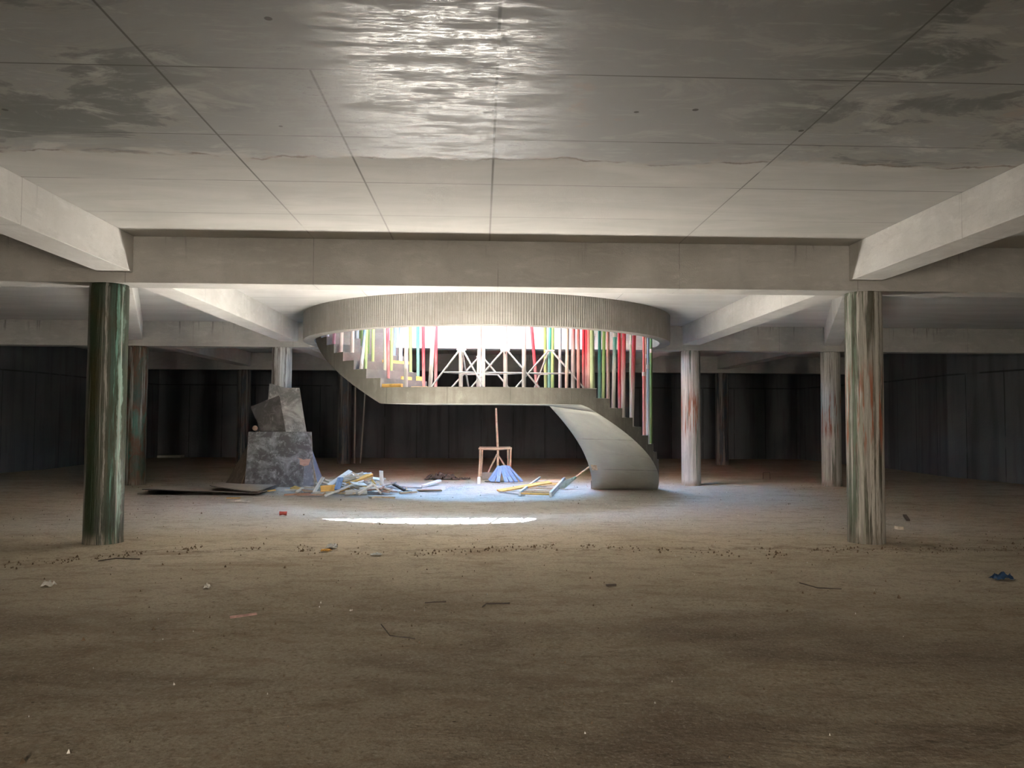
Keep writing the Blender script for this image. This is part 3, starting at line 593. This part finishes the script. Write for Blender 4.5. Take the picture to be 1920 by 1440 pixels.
# ------------------------------------------------------------------ film-faced plywood around the column
def ply_mat(name, base, dust, seed, amt=.5):
    n = NT(name); P = n.obj(); Q = n.map(P, loc=(seed, seed*2, 0)); a = n.noise(Q, 2.2, 7, .7, .6); b = n.noise(Q, 9, 5, .7, .5); s = n.noise(n.map(Q, (40, 40, 2.5)), 1, 4, .6)
    col = n.mix(n.mul(n.step(a, .44, .66), amt), base, dust); col = n.mix(n.mul(n.step(b, .52, .70), amt*.8), col, tuple(min(1, q*1.25) for q in dust)); col = n.mix(n.mul(n.step(b, .40, .28), .7), col, tuple(q*.5 for q in base))
    sc = n.mul(n.step(s, .63, .68), n.step(n.noise(Q, 1.4, 2), .5, .62)); col = n.mix(n.mul(sc, .5), col, (.5, .5, .5))
    return n.done(col, n.fmix(a, .35, .75), n.bump(b, .002, .4), .45)
P_MAIN = ply_mat('dusty_film_plywood', (.085, .08, .08), (.34, .345, .36), 1, .75); P_DARK = ply_mat('black_film_plywood', (.05, .045, .043), (.16, .155, .15), 2, .55)
P_PALE = ply_mat('greyed_film_plywood', (.14, .135, .13), (.38, .37, .355), 3, .85); P_BROWN = ply_mat('brown_film_plywood', (.15, .115, .09), (.26, .215, .175), 4, .6); P_BLUE = ply_mat('clean_grey_plywood', (.17, .18, .21), (.30, .315, .345), 5, .6)
def sheet(name, corners, th, mat, label, edge=None, sub=6, warp=0):
    """sheet from its four front corners (bottom left, bottom right, top right, top left)"""
    a, b, c, d = [Vector(p) for p in corners]; nrm = (b-a).cross(d-a).normalized(); bm = bmesh.new(); org = (a+b)/2
    f, k = [], []
    for j in range(sub+1):
        rf, rk = [], []
        for i in range(sub+1):
            u, v = i/sub, j/sub; p = (a*(1-u)+b*u)*(1-v)+(d*(1-u)+c*u)*v-org; p += nrm*warp*(math.sin(PI*u)*math.sin(PI*v))
            rf.append(bm.verts.new(p)); rk.append(bm.verts.new(p-nrm*th))
        f.append(rf); k.append(rk)
    for j in range(sub):
        for i in range(sub):
            bm.faces.new((f[j][i], f[j][i+1], f[j+1][i+1], f[j+1][i])); bm.faces.new((k[j][i], k[j+1][i], k[j+1][i+1], k[j][i+1]))
    for j in range(sub):
        bm.faces.new((f[j][0], f[j+1][0], k[j+1][0], k[j][0])); bm.faces.new((f[j][sub], k[j][sub], k[j+1][sub], f[j+1][sub]))
        bm.faces.new((f[0][j], k[0][j], k[0][j+1], f[0][j+1])); bm.faces.new((f[sub][j], f[sub][j+1], k[sub][j+1], k[sub][j]))
    o = link(name, bm, mat, loc=org); o.data.materials.append(W_TAN)
    for p in o.data.polygons:
        if abs(p.normal.dot(nrm)) < .5: p.material_index = 1
    return tag(o, label, 'plywood sheet', None)
m_ = sheet('plywood_sheet', [(-5.16, 17.74, .004), (-3.66, 17.78, .004), (-3.80, 18.06, 1.205), (-5.18, 18.02, 1.20)], .018, P_MAIN, 'large front sheet of dusty black plywood leaning on the striped column')
# where the film has torn off: bare veneer, and a clean strip along the lower right
def patch(pts, z_off, mat, name, parent):
    a = Vector((-5.16, 17.74, .004)); b = Vector((-3.66, 17.78, .004)); d = Vector((-5.18, 18.02, 1.20)); c = Vector((-3.80, 18.06, 1.205)); org = (a+b)/2
    nr = (b-a).cross(d-a).normalized(); bm = bmesh.new(); lo, hi = [], []
    for u, v in pts:
        p = (a*(1-u)+b*u)*(1-v)+(d*(1-u)+c*u)*v-org; lo.append(bm.verts.new(p+nr*.0004)); hi.append(bm.verts.new(p+nr*z_off))
    n = len(pts); bm.faces.new(hi); bm.faces.new(lo[::-1])
    for i in range(n): bm.faces.new((lo[i], lo[(i+1) % n], hi[(i+1) % n], hi[i]))
    o = link(name, bm, mat, parent); return o
patch([(.76, .52), (.80, .50), (.80, .40), (.86, .37), (.93, .39), (.97, .50), (.90, .505), (.86, .49), (.82, .51)], .0016, W_PINK, 'torn_film_patch', m_)['label'] = 'bare orange veneer patch'
patch([(.84, .03), (.985, .03), (.965, .51), (.88, .505), (.865, .40), (.85, .2)], .0012, P_BLUE, 'clean_film_strip', m_)['label'] = 'clean pale strip at lower right'
sheet('plywood_sheet', [(-4.385, 18.10, .05), (-3.80, 18.12, .31), (-4.57, 18.20, 2.02), (-5.19, 18.17, 1.76)], .018, P_DARK, 'tilted black plywood sheet, upper left of the leaning stack')
sheet('plywood_sheet', [(-4.12, 18.00, .004), (-3.70, 18.02, .004), (-4.11, 18.17, 2.19), (-4.58, 18.14, 2.20)], .018, P_PALE, 'tall narrow grey plywood sheet, upper right of the leaning stack')
sheet('plywood_sheet', [(-4.9, 18.19, .004), (-4.62, 18.19, .004), (-4.45, 18.205, 2.2), (-4.79, 18.205, 2.29)], .012, P_PALE, 'thin light sheet edge showing behind the other sheets at the striped column')
sheet('plywood_sheet', [(-5.85, 18.62, .004), (-5.32, 18.0, .004), (-5.02, 18.30, 1.22), (-5.20, 18.66, 1.22)], .018, P_BROWN, 'dark brown sheet leaning from the left side onto the striped column')
sheet('plywood_sheet', [(-5.30, 17.98, .004), (-5.2, 17.86, .004), (-4.96, 18.12, 1.2), (-5.03, 18.2, 1.2)], .018, P_BROWN, 'narrow brown sheet between the left leaning sheet and the big front sheet')
sheet('plywood_sheet', [(-3.62, 18.0, .004), (-3.64, 18.8, .004), (-4.0, 18.66, 1.03), (-3.90, 18.12, 1.06)], .018, P_BLUE, 'bluish grey sheet leaning against the right side of the stack')
tag(link('cement_lump', (lambda b: (bmesh.ops.create_icosphere(b, subdivisions=2, radius=.06), b)[1])(bmesh.new()), W_PINK, smooth=True, loc=(-5.08, 18.17, 1.28)), 'small orange-brown lump on top of the leaning sheets at left', 'lump')
# two warped sheets lying on the floor
P_FLOOR = ply_mat('sandy_plywood', (.36, .30, .25), (.50, .44, .38), 6, .6)
def warped(corners, label, zf, mat=P_FLOOR, seed=0):
    a, b, c, d = [Vector((*p, 0)) for p in corners]; N, Mm = 24, 12; bm = bmesh.new(); org = (a+b+c+d)/4; top, bot = [], []
    for j in range(Mm+1):
        rt, rb = [], []
        for i in range(N+1):
            u, v = i/N, j/Mm; p = (a*(1-u)+b*u)*(1-v)+(d*(1-u)+c*u)*v-org
            z = zf(u, v)+.004*mn.noise(Vector((u*5+seed, v*3, 0))); rt.append(bm.verts.new((p.x, p.y, z+.015))); rb.append(bm.verts.new((p.x, p.y, z)))
        top.append(rt); bot.append(rb)
    for j in range(Mm):
        for i in range(N):
            bm.faces.new((top[j][i], top[j][i+1], top[j+1][i+1], top[j+1][i])); bm.faces.new((bot[j][i], bot[j+1][i], bot[j+1][i+1], bot[j][i+1]))
    for j in range(Mm):
        bm.faces.new((top[j][0], top[j+1][0], bot[j+1][0], bot[j][0])); bm.faces.new((top[j][N], bot[j][N], bot[j+1][N], top[j+1][N]))
    for i in range(N):
        bm.faces.new((top[0][i], bot[0][i], bot[0][i+1], top[0][i+1])); bm.faces.new((top[Mm][i], top[Mm][i+1], bot[Mm][i+1], bot[Mm][i]))
    o = link('plywood_sheet', bm, mat, loc=(org.x, org.y, 0)); o.data.materials.append(P_DARK)
    for p in o.data.polygons:
        if p.normal.z < .5: p.material_index = 1                # underside and edges painted black to stand in for the shadow gap
    return tag(o, label, 'plywood sheet')
warped([(-6.62, 15.95), (-4.32, 15.80), (-4.42, 17.60), (-6.95, 17.55)], 'broad brown plywood sheet lying on the floor with its front edge raised', lambda u, v: .008+.085*(1-v)**.7*(1-u*.7))
warped([(-5.35, 16.05), (-4.36, 15.83), (-4.40, 17.50), (-5.55, 17.3)], 'smaller brown sheet lying on top of the broad floor sheet', lambda u, v: .062+.10*(1-u)**1.5*(1-v*.5), seed=4)
# ------------------------------------------------------------------ heap of timber offcuts
W = {'y': W_YEL, 'p': W_PALE, 'g': W_GREY, 'w': W_WHITE, 't': W_TAN, 'd': W_DARK, 'b': W_BLUE, 'r': W_PINK}
HEAP = 'timber offcuts in the heap under the stairwell'
hand = [((-2.02, 16.45, .012), (-2.04, 16.47, .44), .075, .035, 'w', 0, 'upright white stake standing in the right part of the timber heap'),
 ((-2.72, 16.2, .17), (-2.22, 16.45, .37), .11, .055, 'y', .3, 'thick orange-yellow plank sloping up across the top of the heap'),
 ((-3.05, 16.2, .16), (-2.68, 16.6, .43), .10, .03, 'w', .4, 'white board pointing up to the right at the heap top'),
 ((-3.32, 16.1, .03), (-3.18, 16.3, .32), .06, .03, 'w', .2, 'short white stick leaning up at the left side of the heap'),
 ((-3.15, 15.9, .12), (-2.87, 15.92, .14), .12, .05, 'y', 1.2, 'short blocky orange offcut low at the left of the heap'),
 ((-2.80, 15.75, .12), (-2.78, 16.0, .33), .11, .03, 'b', 0, 'blue-grey board standing up at the heap centre'),
 ((-2.98, 15.45, .03), (-2.35, 16.1, .27), .035, .03, 'w', 0, 'long thin white lath sloping across the heap front'),
 ((-2.85, 16.55, .33), (-2.35, 16.65, .37), .14, .03, 'w', .15, 'white board lying flat on the heap top'),
 ((-2.35, 16.6, .30), (-2.0, 16.55, .24), .08, .03, 'w', .5, 'pale board ending beside the white stake'),
 ((-1.85, 16.7, .17), (-1.55, 16.4, .05), .06, .04, 'd', 0, 'blackened stick sloping down at the right of the heap'),
 ((-1.62, 16.15, .02), (-1.30, 16.3, .03), .09, .03, 't', 0, 'flat tan board on the floor right of the heap'),
 ((-2.62, 15.6, .07), (-2.2, 15.62, .08), .10, .05, 'g', .9, 'thick grey block at the front foot of the heap'),
 ((-2.35, 15.5, .06), (-2.12, 15.75, .22), .05, .03, 'p', .5, 'short pale stick leaning in front of the heap, right'),
 ((-1.95, 15.7, .06), (-2.12, 15.8, .24), .05, .03, 'p', .5, 'short pale stick crossing it near the white stake'),
 ((-3.75, 17.3, .03), (-3.0, 17.0, .05), .10, .04, 'p', 0, 'pale board at the back left of the heap near the plywood'),
 ((-3.55, 15.75, .02), (-3.05, 15.7, .03), .16, .02, 'r', 0, 'flat reddish board at the left foot of the heap'),
 ((-2.05, 15.35, .02), (-1.62, 15.2, .02), .045, .03, 't', 0, 'thin tan lath on the floor at the front right of the heap'),
 ((-4.05, 19.6, .02), (-2.9, 19.2, .03), .10, .04, 'p', 0, 'long pale plank on the floor behind the heap'),
 ((-1.27, 17.7, .03), (-.95, 18.4, .10), .09, .04, 'w', 0, 'single pale board lying apart, right of the heap')]
for p0, p1, w, t, m, roll, lb in hand: tag(plank('timber_offcut', p0, p1, w, t, W[m], roll, rag=.01, seed=len(lb)), lb, 'timber offcut', HEAP)
rnd = random.Random(7)
for i in range(96):
    a = rnd.uniform(0, 2*PI); q = abs(rnd.gauss(0, .42)); x = -2.55+q*math.cos(a)*1.75; y = 16.45+q*math.sin(a)*1.15
    top = .34*math.exp(-(((x+2.55)/.62)**2+((y-16.45)/.7)**2)); z = .025+top*rnd.uniform(.15, 1.); L = rnd.uniform(.16, .62); th = rnd.uniform(0, PI)
    sl = rnd.uniform(-.5, .5)*min(1, z/.16); d = Vector((math.cos(th), math.sin(th)*.8, sl)); d.normalize(); c = Vector((x, y, z))
    p0, p1 = c-d*L/2, c+d*L/2; lo = min(p0.z, p1.z)
    if lo < .022: p0.z += .022-lo; p1.z += .022-lo
    big = rnd.random() < .35
    wd_ = rnd.uniform(.07, .13) if big else rnd.uniform(.025, .06); ck = rnd.choice('wwppppggttry'); tk = rnd.uniform(.02, .035)
    lb = f"{'long' if L > .42 else 'short' if L < .28 else 'mid-length'} {'broad' if big else 'narrow'} {dict(w='whitened', p='pale', g='grey', t='tan', r='reddish', y='yellow')[ck]} offcut {'sloping' if abs(sl) > .1 else 'lying'} {'high on' if z > .17 else 'low in' if z < .07 else 'within'} the {'far left' if x < -3.1 else 'left' if x < -2.75 else 'middle' if x < -2.4 else 'right' if x < -2.0 else 'far right'} {'back' if y > 16.6 else 'front'} of the timber heap"
    tag(plank('timber_offcut', p0, p1, wd_, tk, W[ck], rnd.uniform(-.5, .5), rag=.015, seed=i), lb, 'timber offcut', HEAP)
rnd = random.Random(3)
# ------------------------------------------------------------------ crumpled net, shavings
def crumple(name, loc, sx, sy, h, mat, label, cat, seed=0, n=22):
    bm = bmesh.new(); g = []
    for j in range(n+1):
        r = []
        for i in range(n+1):
            u, v = i/n*2-1, j/n*2-1; k = max(0, 1-(u*u+v*v)*.8); nn = mn.noise(Vector((u*3.2+seed, v*3.2, seed)))
            r.append(bm.verts.new((u*sx*(1+.25*mn.noise(Vector((v*2, seed, 1)))), v*sy*(1+.25*mn.noise(Vector((u*2, seed, 5)))), max(.004, h*k**.6*(.55+1.3*nn)+.006))))
        g.append(r)
    for j in range(n):
        for i in range(n):
            if mn.noise(Vector((i*.45, j*.45, seed+9))) < .38: bm.faces.new((g[j][i], g[j][i+1], g[j+1][i+1], g[j+1][i]))
    for v in [v for v in bm.verts if not v.link_faces]: bm.verts.remove(v)
    o = link(name, bm, mat, loc=loc, smooth=True); s = o.modifiers.new('thick', 'SOLIDIFY'); s.thickness = .004; return tag(o, label, cat)
def plain(name, c, ro=.7, spec=.4):
    n = NT(name); a = n.noise(n.obj(), 14, 4); return n.done(n.mix(n.step(a, .4, .65), c, tuple(q*.6 for q in c)), ro, n.bump(a, .002, .4), spec)
C_NET = plain('brown_net', (.10, .07, .06)); C_WHITE = plain('white_scrap', (.75, .73, .68)); C_ORANGE = plain('orange_scrap', (.75, .38, .05)); C_BLUE = plain('blue_rag', (.02, .06, .14)); C_BLACK = plain('black_scrap', (.02, .018, .016)); C_TAN = plain('tan_scrap', (.55, .42, .28)); C_RED = plain('red_scrap', (.38, .06, .05)); C_CLEAR = plain('clear_film_scrap', (.58, .60, .60), .25, .6); C_STEEL = plain('rusty_wire', (.06, .045, .035))
crumple('crumpled_net', (-1.0, 20.2, .01), .38, .3, .13, C_NET, 'crumpled dark brown netting on the floor behind the timber heap', 'netting', 2)
for k in range(3): crumple('crumpled_net_scrap', (-.62+.13*k, 20.0+.1*k, .005), .09, .1, .04, C_NET, ['small dark scrap right next to the crumpled netting', 'middle dark scrap right of the crumpled netting', 'furthest dark scrap right of the crumpled netting'][k], 'scrap', 5+k, 8)
bm = bmesh.new()
for i in range(60):
    a = rnd.uniform(0, 2*PI); x, y = rnd.gauss(0, .13), rnd.gauss(0, .22); L = rnd.uniform(.04, .13); dx, dy = math.cos(a)*L, math.sin(a)*L; z = rnd.uniform(.006, .03)
    tube(bm, [(x-dx/2, y-dy/2, z), (x, y, z+rnd.uniform(.0, .02)), (x+dx/2, y+dy/2, z)], .0035, 5)
tag(link('wood_shavings', bm, W_WHITE, loc=(-.50, 17.2, .0)), 'small scatter of white wood shavings on the lit floor', 'shavings', None, 'stuff')
# ------------------------------------------------------------------ timber frame, post stand, blue boards
t = empty('timber_trestle', 'bare pole timber trestle frame standing in the lit area under the landing', 'trestle', (.37, 21.0, 0))
for x0, x1, y in ((-.43, -.40, -.12), (.36, .40, -.12), (-.38, -.34, .30), (.33, .34, .30)):
    link('leg', tube(bmesh.new(), [(x0, y, .0), ((x0+x1)/2+.012, y, .4), (x1, y, .745)], [.028, .024, .026], 8), W_PALE, t, smooth=40)
link('front_rail', tube(bmesh.new(), [(-.44, -.12, .735), (0, -.12, .725), (.43, -.12, .75)], .026, 8), W_PALE, t, smooth=40)
link('rear_rail', tube(bmesh.new(), [(-.42, .30, .755), (.05, .30, .752), (.41, .30, .76)], .024, 8), W_GREY, t, smooth=40)
t = empty('post_stand', 'tall thin timber post with two slanting braces standing inside the trestle frame', 'post', (.43, 20.96, 0))
link('post', tube(bmesh.new(), [(0, 0, 0), (.01, 0, .6), (-.02, 0, 1.2), (-.05, 0, 1.80)], [.032, .03, .03, .026], 8), W_PALE, t, smooth=40)
link('brace', tube(bmesh.new(), [(-.30, -.02, .01), (-.01, -.02, .60)], .024, 8), W_GREY, t, smooth=40)
link('brace', tube(bmesh.new(), [(.34, -.03, .06), (.02, -.03, .56)], .024, 8), W_GREY, t, smooth=40)
BL = 'blue painted boards leaning together in a small tent'
bl = [((.22, 19.25, .02), (.46, 19.55, .35), .13, .022, 'leftmost blue board of the small leaning tent', 1.0), ((.40, 19.05, .02), (.47, 19.5, .36), .09, .03, 'narrow upright blue board in the middle of the tent', 0), ((.60, 19.0, .02), (.50, 19.5, .36), .09, .03, 'front blue board right of the middle of the tent', 0),
      ((.72, 19.05, .02), (.52, 19.55, .37), .085, .03, 'broad blue board sloping right in the tent', 0), ((.84, 19.1, .02), (.60, 19.6, .37), .085, .03, 'second blue board from the right in the tent', 0), ((.98, 19.2, .02), (.66, 19.6, .36), .07, .03, 'rightmost blue board of the small leaning tent', 0),
      ((.30, 19.1, .02), (.42, 19.45, .25), .04, .03, 'thin blue stick leaning inside the front of the tent', 0)]
for p0, p1, w, th, lb, ro in bl: tag(plank('blue_board', p0, p1, w, th, W_BLUE, ro), lb, 'board', BL)
for i, (p0, p1) in enumerate([((.1, 19.3, .012), (.45, 18.95, .012)), ((.45, 18.85, .012), (.72, 18.95, .012)), ((.7, 18.8, .012), (1.0, 18.95, .012))]): tag(plank('floor_lath', p0, p1, .035, .02, W_GREY if i else W_DARK), ['dark lath flat on the floor left of the blue tent', 'grey lath flat on the floor in front of the blue tent', 'grey lath flat on the floor at the right of the blue tent'][i], 'lath')
o = tag(link('cement_block', nbox(-.16, .16, -.1, .1, 0, .17), M_UPPER, loc=(.18, 20.2, 0)), 'pale squat block on the floor behind the blue boards, left', 'block'); bevel(o, .015)
o = tag(link('timber_block', nbox(-.035, .035, -.03, .03, 0, .16), W_WHITE, loc=(-.05, 18.7, 0)), 'small upright white block at the left foot of the trestle', 'block'); bevel(o, .005)
# ------------------------------------------------------------------ ladder, plank, broom
t = empty('timber_ladder', 'pale timber ladder with flat rungs lying on the floor left of the stair foot', 'ladder', (1.0, 15.6, 0))
d = Vector((.70, 4.1, 0)); 
for sx, nm in ((0, 'rail'), (.585, 'rail')): plank(nm, (sx-.24, .12 if sx == 0 else -.08, .05), (sx-.24+d.x, d.y+(.12 if sx == 0 else -.08), .05), .045, .095, W_WHITE, 0, t)
for k in range(10):
    f = (k+.12)/10; c = Vector((-.24+d.x*f, .08+d.y*f, .055)); plank('rung', c+Vector((.022, 0, 0)), c+Vector((.563, -.16, 0)), .085, .026, W_YEL if k in (0, 6) else (W_TAN if k % 2 else W_PALE), 0, t, seed=k)
tag(plank('long_board', (.36, 16.55, .03), (1.50, 17.35, .15), .12, .03, W_YEL, .25), 'orange-yellow board laid slantwise over the ladder', 'board')
tag(plank('thin_lath', (.40, 16.5, .012), (.86, 15.75, .02), .03, .02, W_GREY), 'thin dark lath from the board tip to the ladder corner', 'lath')
t = empty('twig_broom', 'twig broom with green bristles leaning on the stair foot', 'broom', (1.70, 17.30, 0))
dr = Vector((.92, -.02, .70)).normalized(); s0 = Vector((.30, 0, .225))
link('handle', tube(bmesh.new(), [s0-dr*.06, s0+dr*.45, s0+dr*.92], .021, 10), W_TAN, t, smooth=40)
bm = bmesh.new(); rb = random.Random(5)
for i in range(90):
    a = rb.uniform(0, 2*PI); q = rb.uniform(0, 1)**.5; e = Vector((rb.uniform(-.06, .10), math.cos(a)*q*.13, .006+max(0, .07*q*math.sin(a)))); s = s0+Vector((0, math.cos(a), math.sin(a)))*.022*q+dr*rb.uniform(-.02, .06)
    mid = (s+e)/2+Vector((0, math.cos(a)*.03*q, math.sin(a)*.035*q+.005)); mid.z = max(.012, mid.z); tube(bm, [s, mid, e], [.003, .0025, .0015], 4, cap=False)
C_BR = plain('green_bristle', (.30, .38, .30)); link('bristles', bm, C_BR, t)['kind'] = 'stuff'
link('binding', tube(bmesh.new(), [s0-dr*.05, s0+dr*.07], [.032, .026], 10), plain('green_binding', (.2, .3, .2)), t, smooth=40)
# tan sticker on the stair underside near its foot
def onsoff(r, th, off=.004): a = math.radians(th); z = soffit(r, th); return Vector((CX+(r)*math.cos(a), CY-(r)*math.sin(a)-off, z-off))
bm = bmesh.new(); q = [onsoff(2.33, 18.6), onsoff(2.45, 18.6), onsoff(2.45, 22.2), onsoff(2.33, 22.2)]; f = bm.faces.new([bm.verts.new(p) for p in q])
o = tag(link('paper_label', bm, C_TAN), 'small tan paper square stuck low on the underside of the stair', 'label'); s = o.modifiers.new('thick', 'SOLIDIFY'); s.thickness = .002
# ------------------------------------------------------------------ scraps on the floor
def flake(loc, sx, sy, h, mat, label, cat='scrap', seed=0, name='floor_scrap'): return crumple(name, (loc[0], loc[1], .004), sx, sy, h, mat, label, cat, seed, 9)
flake((-3.84, 7.33), .05, .05, .05, C_WHITE, 'white crumpled scrap on the floor at the far left foreground', seed=1)
flake((-2.41, 7.22), .025, .035, .035, C_WHITE, 'tiny white scrap left of centre in the foreground', seed=2)
flake((-1.73, 9.45), .06, .07, .05, C_CLEAR, 'crumpled clear plastic bag left of centre', seed=3, name='plastic_bag')
flake((-1.75, 9.20), .055, .04, .02, C_ORANGE, 'orange-yellow scrap just in front of the plastic bag', seed=4)
flake((-1.15, 8.93), .06, .04, .02, C_CLEAR, 'pale film scrap right of the orange scrap', seed=6)
flake((4.98, 7.52), .10, .05, .06, C_BLUE, 'dark blue crumpled rag at the far right', 'rag', 7, 'rag')
flake((-4.3, 14.6), .16, .1, .03, C_WHITE, 'white crumbs in front of the floor plywood', seed=8)
tag(plank('paper_strip', (-1.87, 6.12, .012), (-1.69, 6.19, .022), .022, .006, plain('pinkish_strip', (.50, .30, .27)), .4), 'pale reddish torn strip on the left foreground floor', 'scrap')
tag(plank('floor_stick', (6.45, 11.9, .012), (6.72, 12.5, .02), .05, .02, W_DARK), 'black stick right of the rust streaked column', 'stick')
tag(plank('timber_block', (5.79, 11.0, .02), (5.87, 11.0, .02), .10, .04, W_PALE), 'small tan block right of the rust streaked column', 'block')
tag(plank('floor_stick', (1.14, 7.26, .008), (1.23, 7.28, .008), .025, .014, W_DARK), 'short black chip on the bare floor right of centre', 'stick')
tag(plank('floor_stick', (-4.75, 15.2, .01), (-4.5, 15.22, .01), .04, .014, W_YEL), 'short pale yellow batten in front of the floor plywood', 'stick')
tag(plank('floor_board', (-12.1, 30.6, .05), (-11.2, 30.5, .06), .3, .09, W_PALE), 'pale block lying at the dark back wall on the left', 'board')
t = empty('wire_staple', 'bent wire hoop sticking up from the floor right of the stair', 'wire', (7.35, 20.4, 0)); link('wire', tube(bmesh.new(), [(-.09, 0, 0), (-.085, 0, .17), (.085, 0, .175), (.095, 0, 0)], .006, 6), C_STEEL, t)
def twig(pts, r, label): tag(link('twig', tube(bmesh.new(), [(x-pts[0][0], y-pts[0][1], z) for x, y, z in pts], r, 6), W_DARK, loc=(pts[0][0], pts[0][1], 0)), label, 'twig')
twig([(-3.98, 8.55, .008), (-3.85, 8.66, .016), (-3.60, 8.66, .008)], .007, 'bent dark twig in front of the green column')
twig([(-.72, 5.92, .006), (-.62, 5.60, .010), (-.44, 5.53, .006)], .004, 'thin dark twig in the centre foreground')
twig([(2.95, 7.35, .006), (3.02, 7.12, .008), (3.22, 7.08, .006)], .005, 'forked dark twig in the right foreground')
twig([(-.45, 6.6, .006), (-.28, 6.63, .008)], .006, 'short dark twig left of centre in the foreground')
twig([(.02, 6.45, .006), (.05, 6.55, .008), (.24, 6.57, .006)], .006, 'hooked dark twig in the centre foreground')
# red can
o = tag(link('crushed_can', tube(bmesh.new(), [(0, 0, .04), (.05, .01, .042), (.11, .02, .036)], [.034, .026, .034], 12), C_RED, loc=(-3.1, 12.5, 0), smooth=40), 'crushed red can left of the bright sun strip', 'can')
# planks leaning by the far column beneath the upper flight
for k, (x0, x1, lb) in enumerate(((-4.22, -4.28, 'dim plank leaning next to the far dark bluish column'), (-4.02, -3.92, 'second dim plank leaning right of the far dark bluish column'))): tag(plank('leaning_plank', (x0, 26.9, .02), (x1, 27.28, 2.9), .16, .03, W_GREY, PI/2), lb, 'plank')
# crumbs of soil and grit
bm = bmesh.new(); rg = random.Random(11)
def crumb(x, y, s):
    pts = [Vector((rg.uniform(-1, 1), rg.uniform(-1, 1), rg.uniform(-.5, 1)))*s for _ in range(3)]; b = [bm.verts.new((x+s*math.cos(a+x*7), y+s*math.sin(a+x*7)*rg.uniform(.6, 1.2), -.012)) for a in (0, 2.1, 4.2)]; tpt = bm.verts.new((x+pts[0].x*.3, y+pts[0].y*.3, s*rg.uniform(.5, 1.1)))
    for i in range(3): bm.faces.new((b[i], b[(i+1) % 3], tpt))
    bm.faces.new(b[::-1])
for i in range(1000):
    x = rg.uniform(-9, 9); wv = .5*mn.noise(Vector((x*.5, 0, 0))); ly = 9.3+wv-(1.9*min(1, max(0, (-3.4-x)/2.8)) if x < -3.4 else 0)+rg.gauss(0, .14)
    if abs(mn.noise(Vector((x*1.5, 3, 0)))) < .28: crumb(x, ly, rg.uniform(.004, .017)*(1 if rg.random() < .85 else 1.6))
for i in range(1500): crumb(rg.uniform(-8, 8), rg.uniform(3, 20), rg.uniform(.003, .011)*(1 if rg.random() < .9 else 2))
G_SOIL = plain('soil_crumb', (.16, .115, .075), .95, .1); tag(link('soil_crumbs', bm, G_SOIL), 'scattered brown soil crumbs over the dusty floor', 'soil crumbs', None, 'stuff')
bm = bmesh.new()
for i in range(170): crumb(rg.uniform(-8, 8), 3.2+15*rg.random()**1.3, rg.uniform(.004, .011))
tag(link('plaster_crumbs', bm, C_WHITE), 'scattered tiny white plaster crumbs over the floor', 'plaster crumbs', None, 'stuff')
